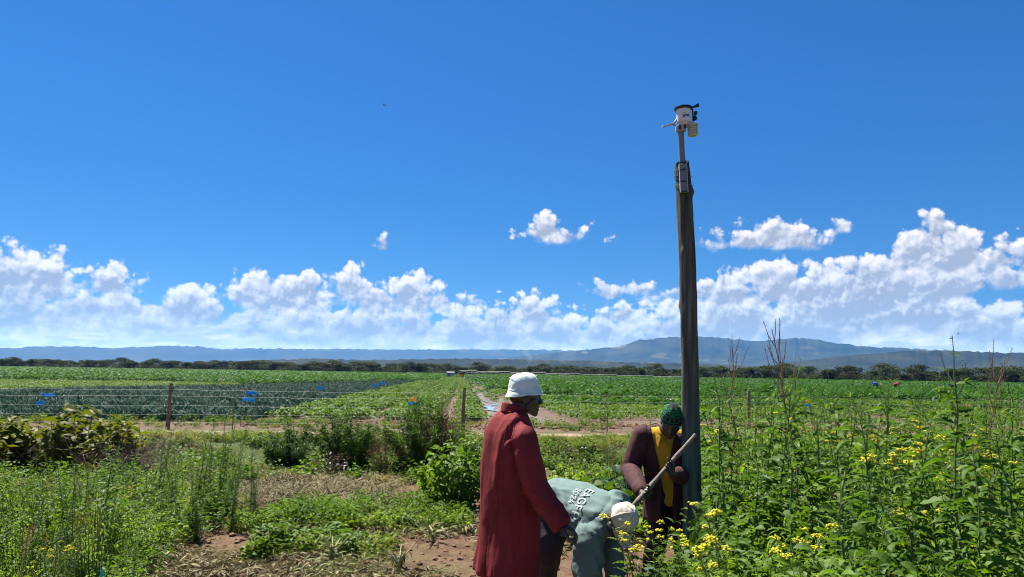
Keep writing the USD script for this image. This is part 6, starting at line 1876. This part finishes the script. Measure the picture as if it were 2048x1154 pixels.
# ---- far workers stooping among the cabbages
def stooped(px, py, y, mat, hatm, label, turn):
    p = J(px, py, y); z0 = float(height(p[0], y)); b = np.array([p[0], y, z0])
    f = np.array([math.cos(turn), math.sin(turn), 0]); r = np.array([f[1], -f[0], 0])
    t = person(label, b); hipc = np.array([0, 0, .88]); sc = hipc + f * .42 + [0, 0, .12]
    hd = sc + f * .20 + [0, 0, .02]
    pc, _ = head_parts(hd, axes(f * .5 + [0, 0, -.85], f * .85 + [0, 0, .5]), 1.0)
    pc += [flat(sc, hipc, np.array([r, f, UP]), (.17, .11, .11), (.15, .11, .11))] + bone((sc, .07), (hd, .055))
    for s in (-1, 1):
        sh0 = sc + r * .19 * s; pc += bone((sh0, .055), (sh0 + f * .05 + [0, 0, -.28], .042), (sh0 + f * .14 + [0, 0, -.5], .03)) + hand_parts(sh0 + f * .14 + [0, 0, -.5], axes((.1, 0, -1), f), (25, 35, 25))
        pc += bone((hipc + r * .1 * s, .09), (hipc + r * .11 * s + f * .06 + [0, 0, -.42], .06), (hipc + r * .11 * s + [0, 0, -.80], .045))
    obj('body', weld(pc, .04, 3), 'skin', t, True)
    obj('top', weld([flat(sc, hipc, np.array([r, f, UP]), (.22, .15, .15), (.2, .14, .16))] + [x for s in (-1, 1) for x in bone((sc + r * .19 * s, .09), (sc + r * .19 * s + f * .05 + [0, 0, -.26], .075))], .04, 3), mat, t, True)
    for s in (-1, 1):
        obj('trouser_leg', weld(bone((hipc + r * .1 * s, .12), (hipc + r * .11 * s + f * .06 + [0, 0, -.42], .09), (hipc + r * .11 * s + [0, 0, -.78], .08)), .04, 2), 'dark_trousers', t, True)
    hm = trimesh.creation.icosphere(2, .115); hm.apply_scale([1, 1, .8]); hm.apply_translation(hd + f * .05 + [0, 0, .06]); obj('head_cloth', hm, hatm, t, True)


stooped(1755, 776, 100, 'worker_blue', 'worker_blue', 'distant person in bright blue stooping among the cabbages', 2.9)
stooped(1790, 778, 100, 'worker_red', 'worker_dark', 'distant person in dark red stooping among the cabbages', .3)
stooped(1912, 781, 98, 'worker_dark', 'worker_dark', 'distant person in dark clothes stooping right of the tallest thistle', 2.2)

# ---------------------------------------------------------------- thin smoke in front of the mountain
def smoke(px, py0, py1, y, w0, w1, dens, label, lean):
    a, b = at_depth(px, py0, y), at_depth(px + lean, py1, y)
    z = np.linspace(0, 1, 16); th_ = np.arange(20) * 2 * np.pi / 20; rings = []
    for t in z:
        c = a + (b - a) * t + np.array([10 * math.sin(t * 6) * t, 0, 0]); r = (w0 + (w1 - w0) * t) * math.sin(math.pi * min(.98, .25 + .74 * t)) ** .5
        q = np.stack([c[0] + r * np.cos(th_), c[1] + r * np.sin(th_), c[2] + 0 * th_], -1)
        rings.append(q + (meshkit.fbm(q * .03, 3, 2)[:, None] - .5) * r * .9 * np.array([1, 1, 0]))
    mm_ = ring_solid(rings).to_mesh()
    nm = numbered('/World/Looks', 'smoke_air')
    look(nm, {'v': ('principled_volume', {'color': (.9, .93, 1.0), 'density': dens})}, [], volume='v.volume')
    tag(obj('smoke', (mm_.vert_properties[:, :3], mm_.tri_verts), nm, smooth=True), label, 'smoke', kind='stuff')


smoke(1061, 727, 698, 2600, 8, 20, .0022, 'thin white smoke rising left of the mountain, near the bucket hat', -6)
smoke(1128, 727, 690, 2900, 22, 60, .0006, 'wide faint veil of smoke before the left foot of the mountain', 14)
smoke(1215, 727, 700, 3000, 20, 50, .0004, 'faintest smoke before the mountain, nearest the pole', 16)
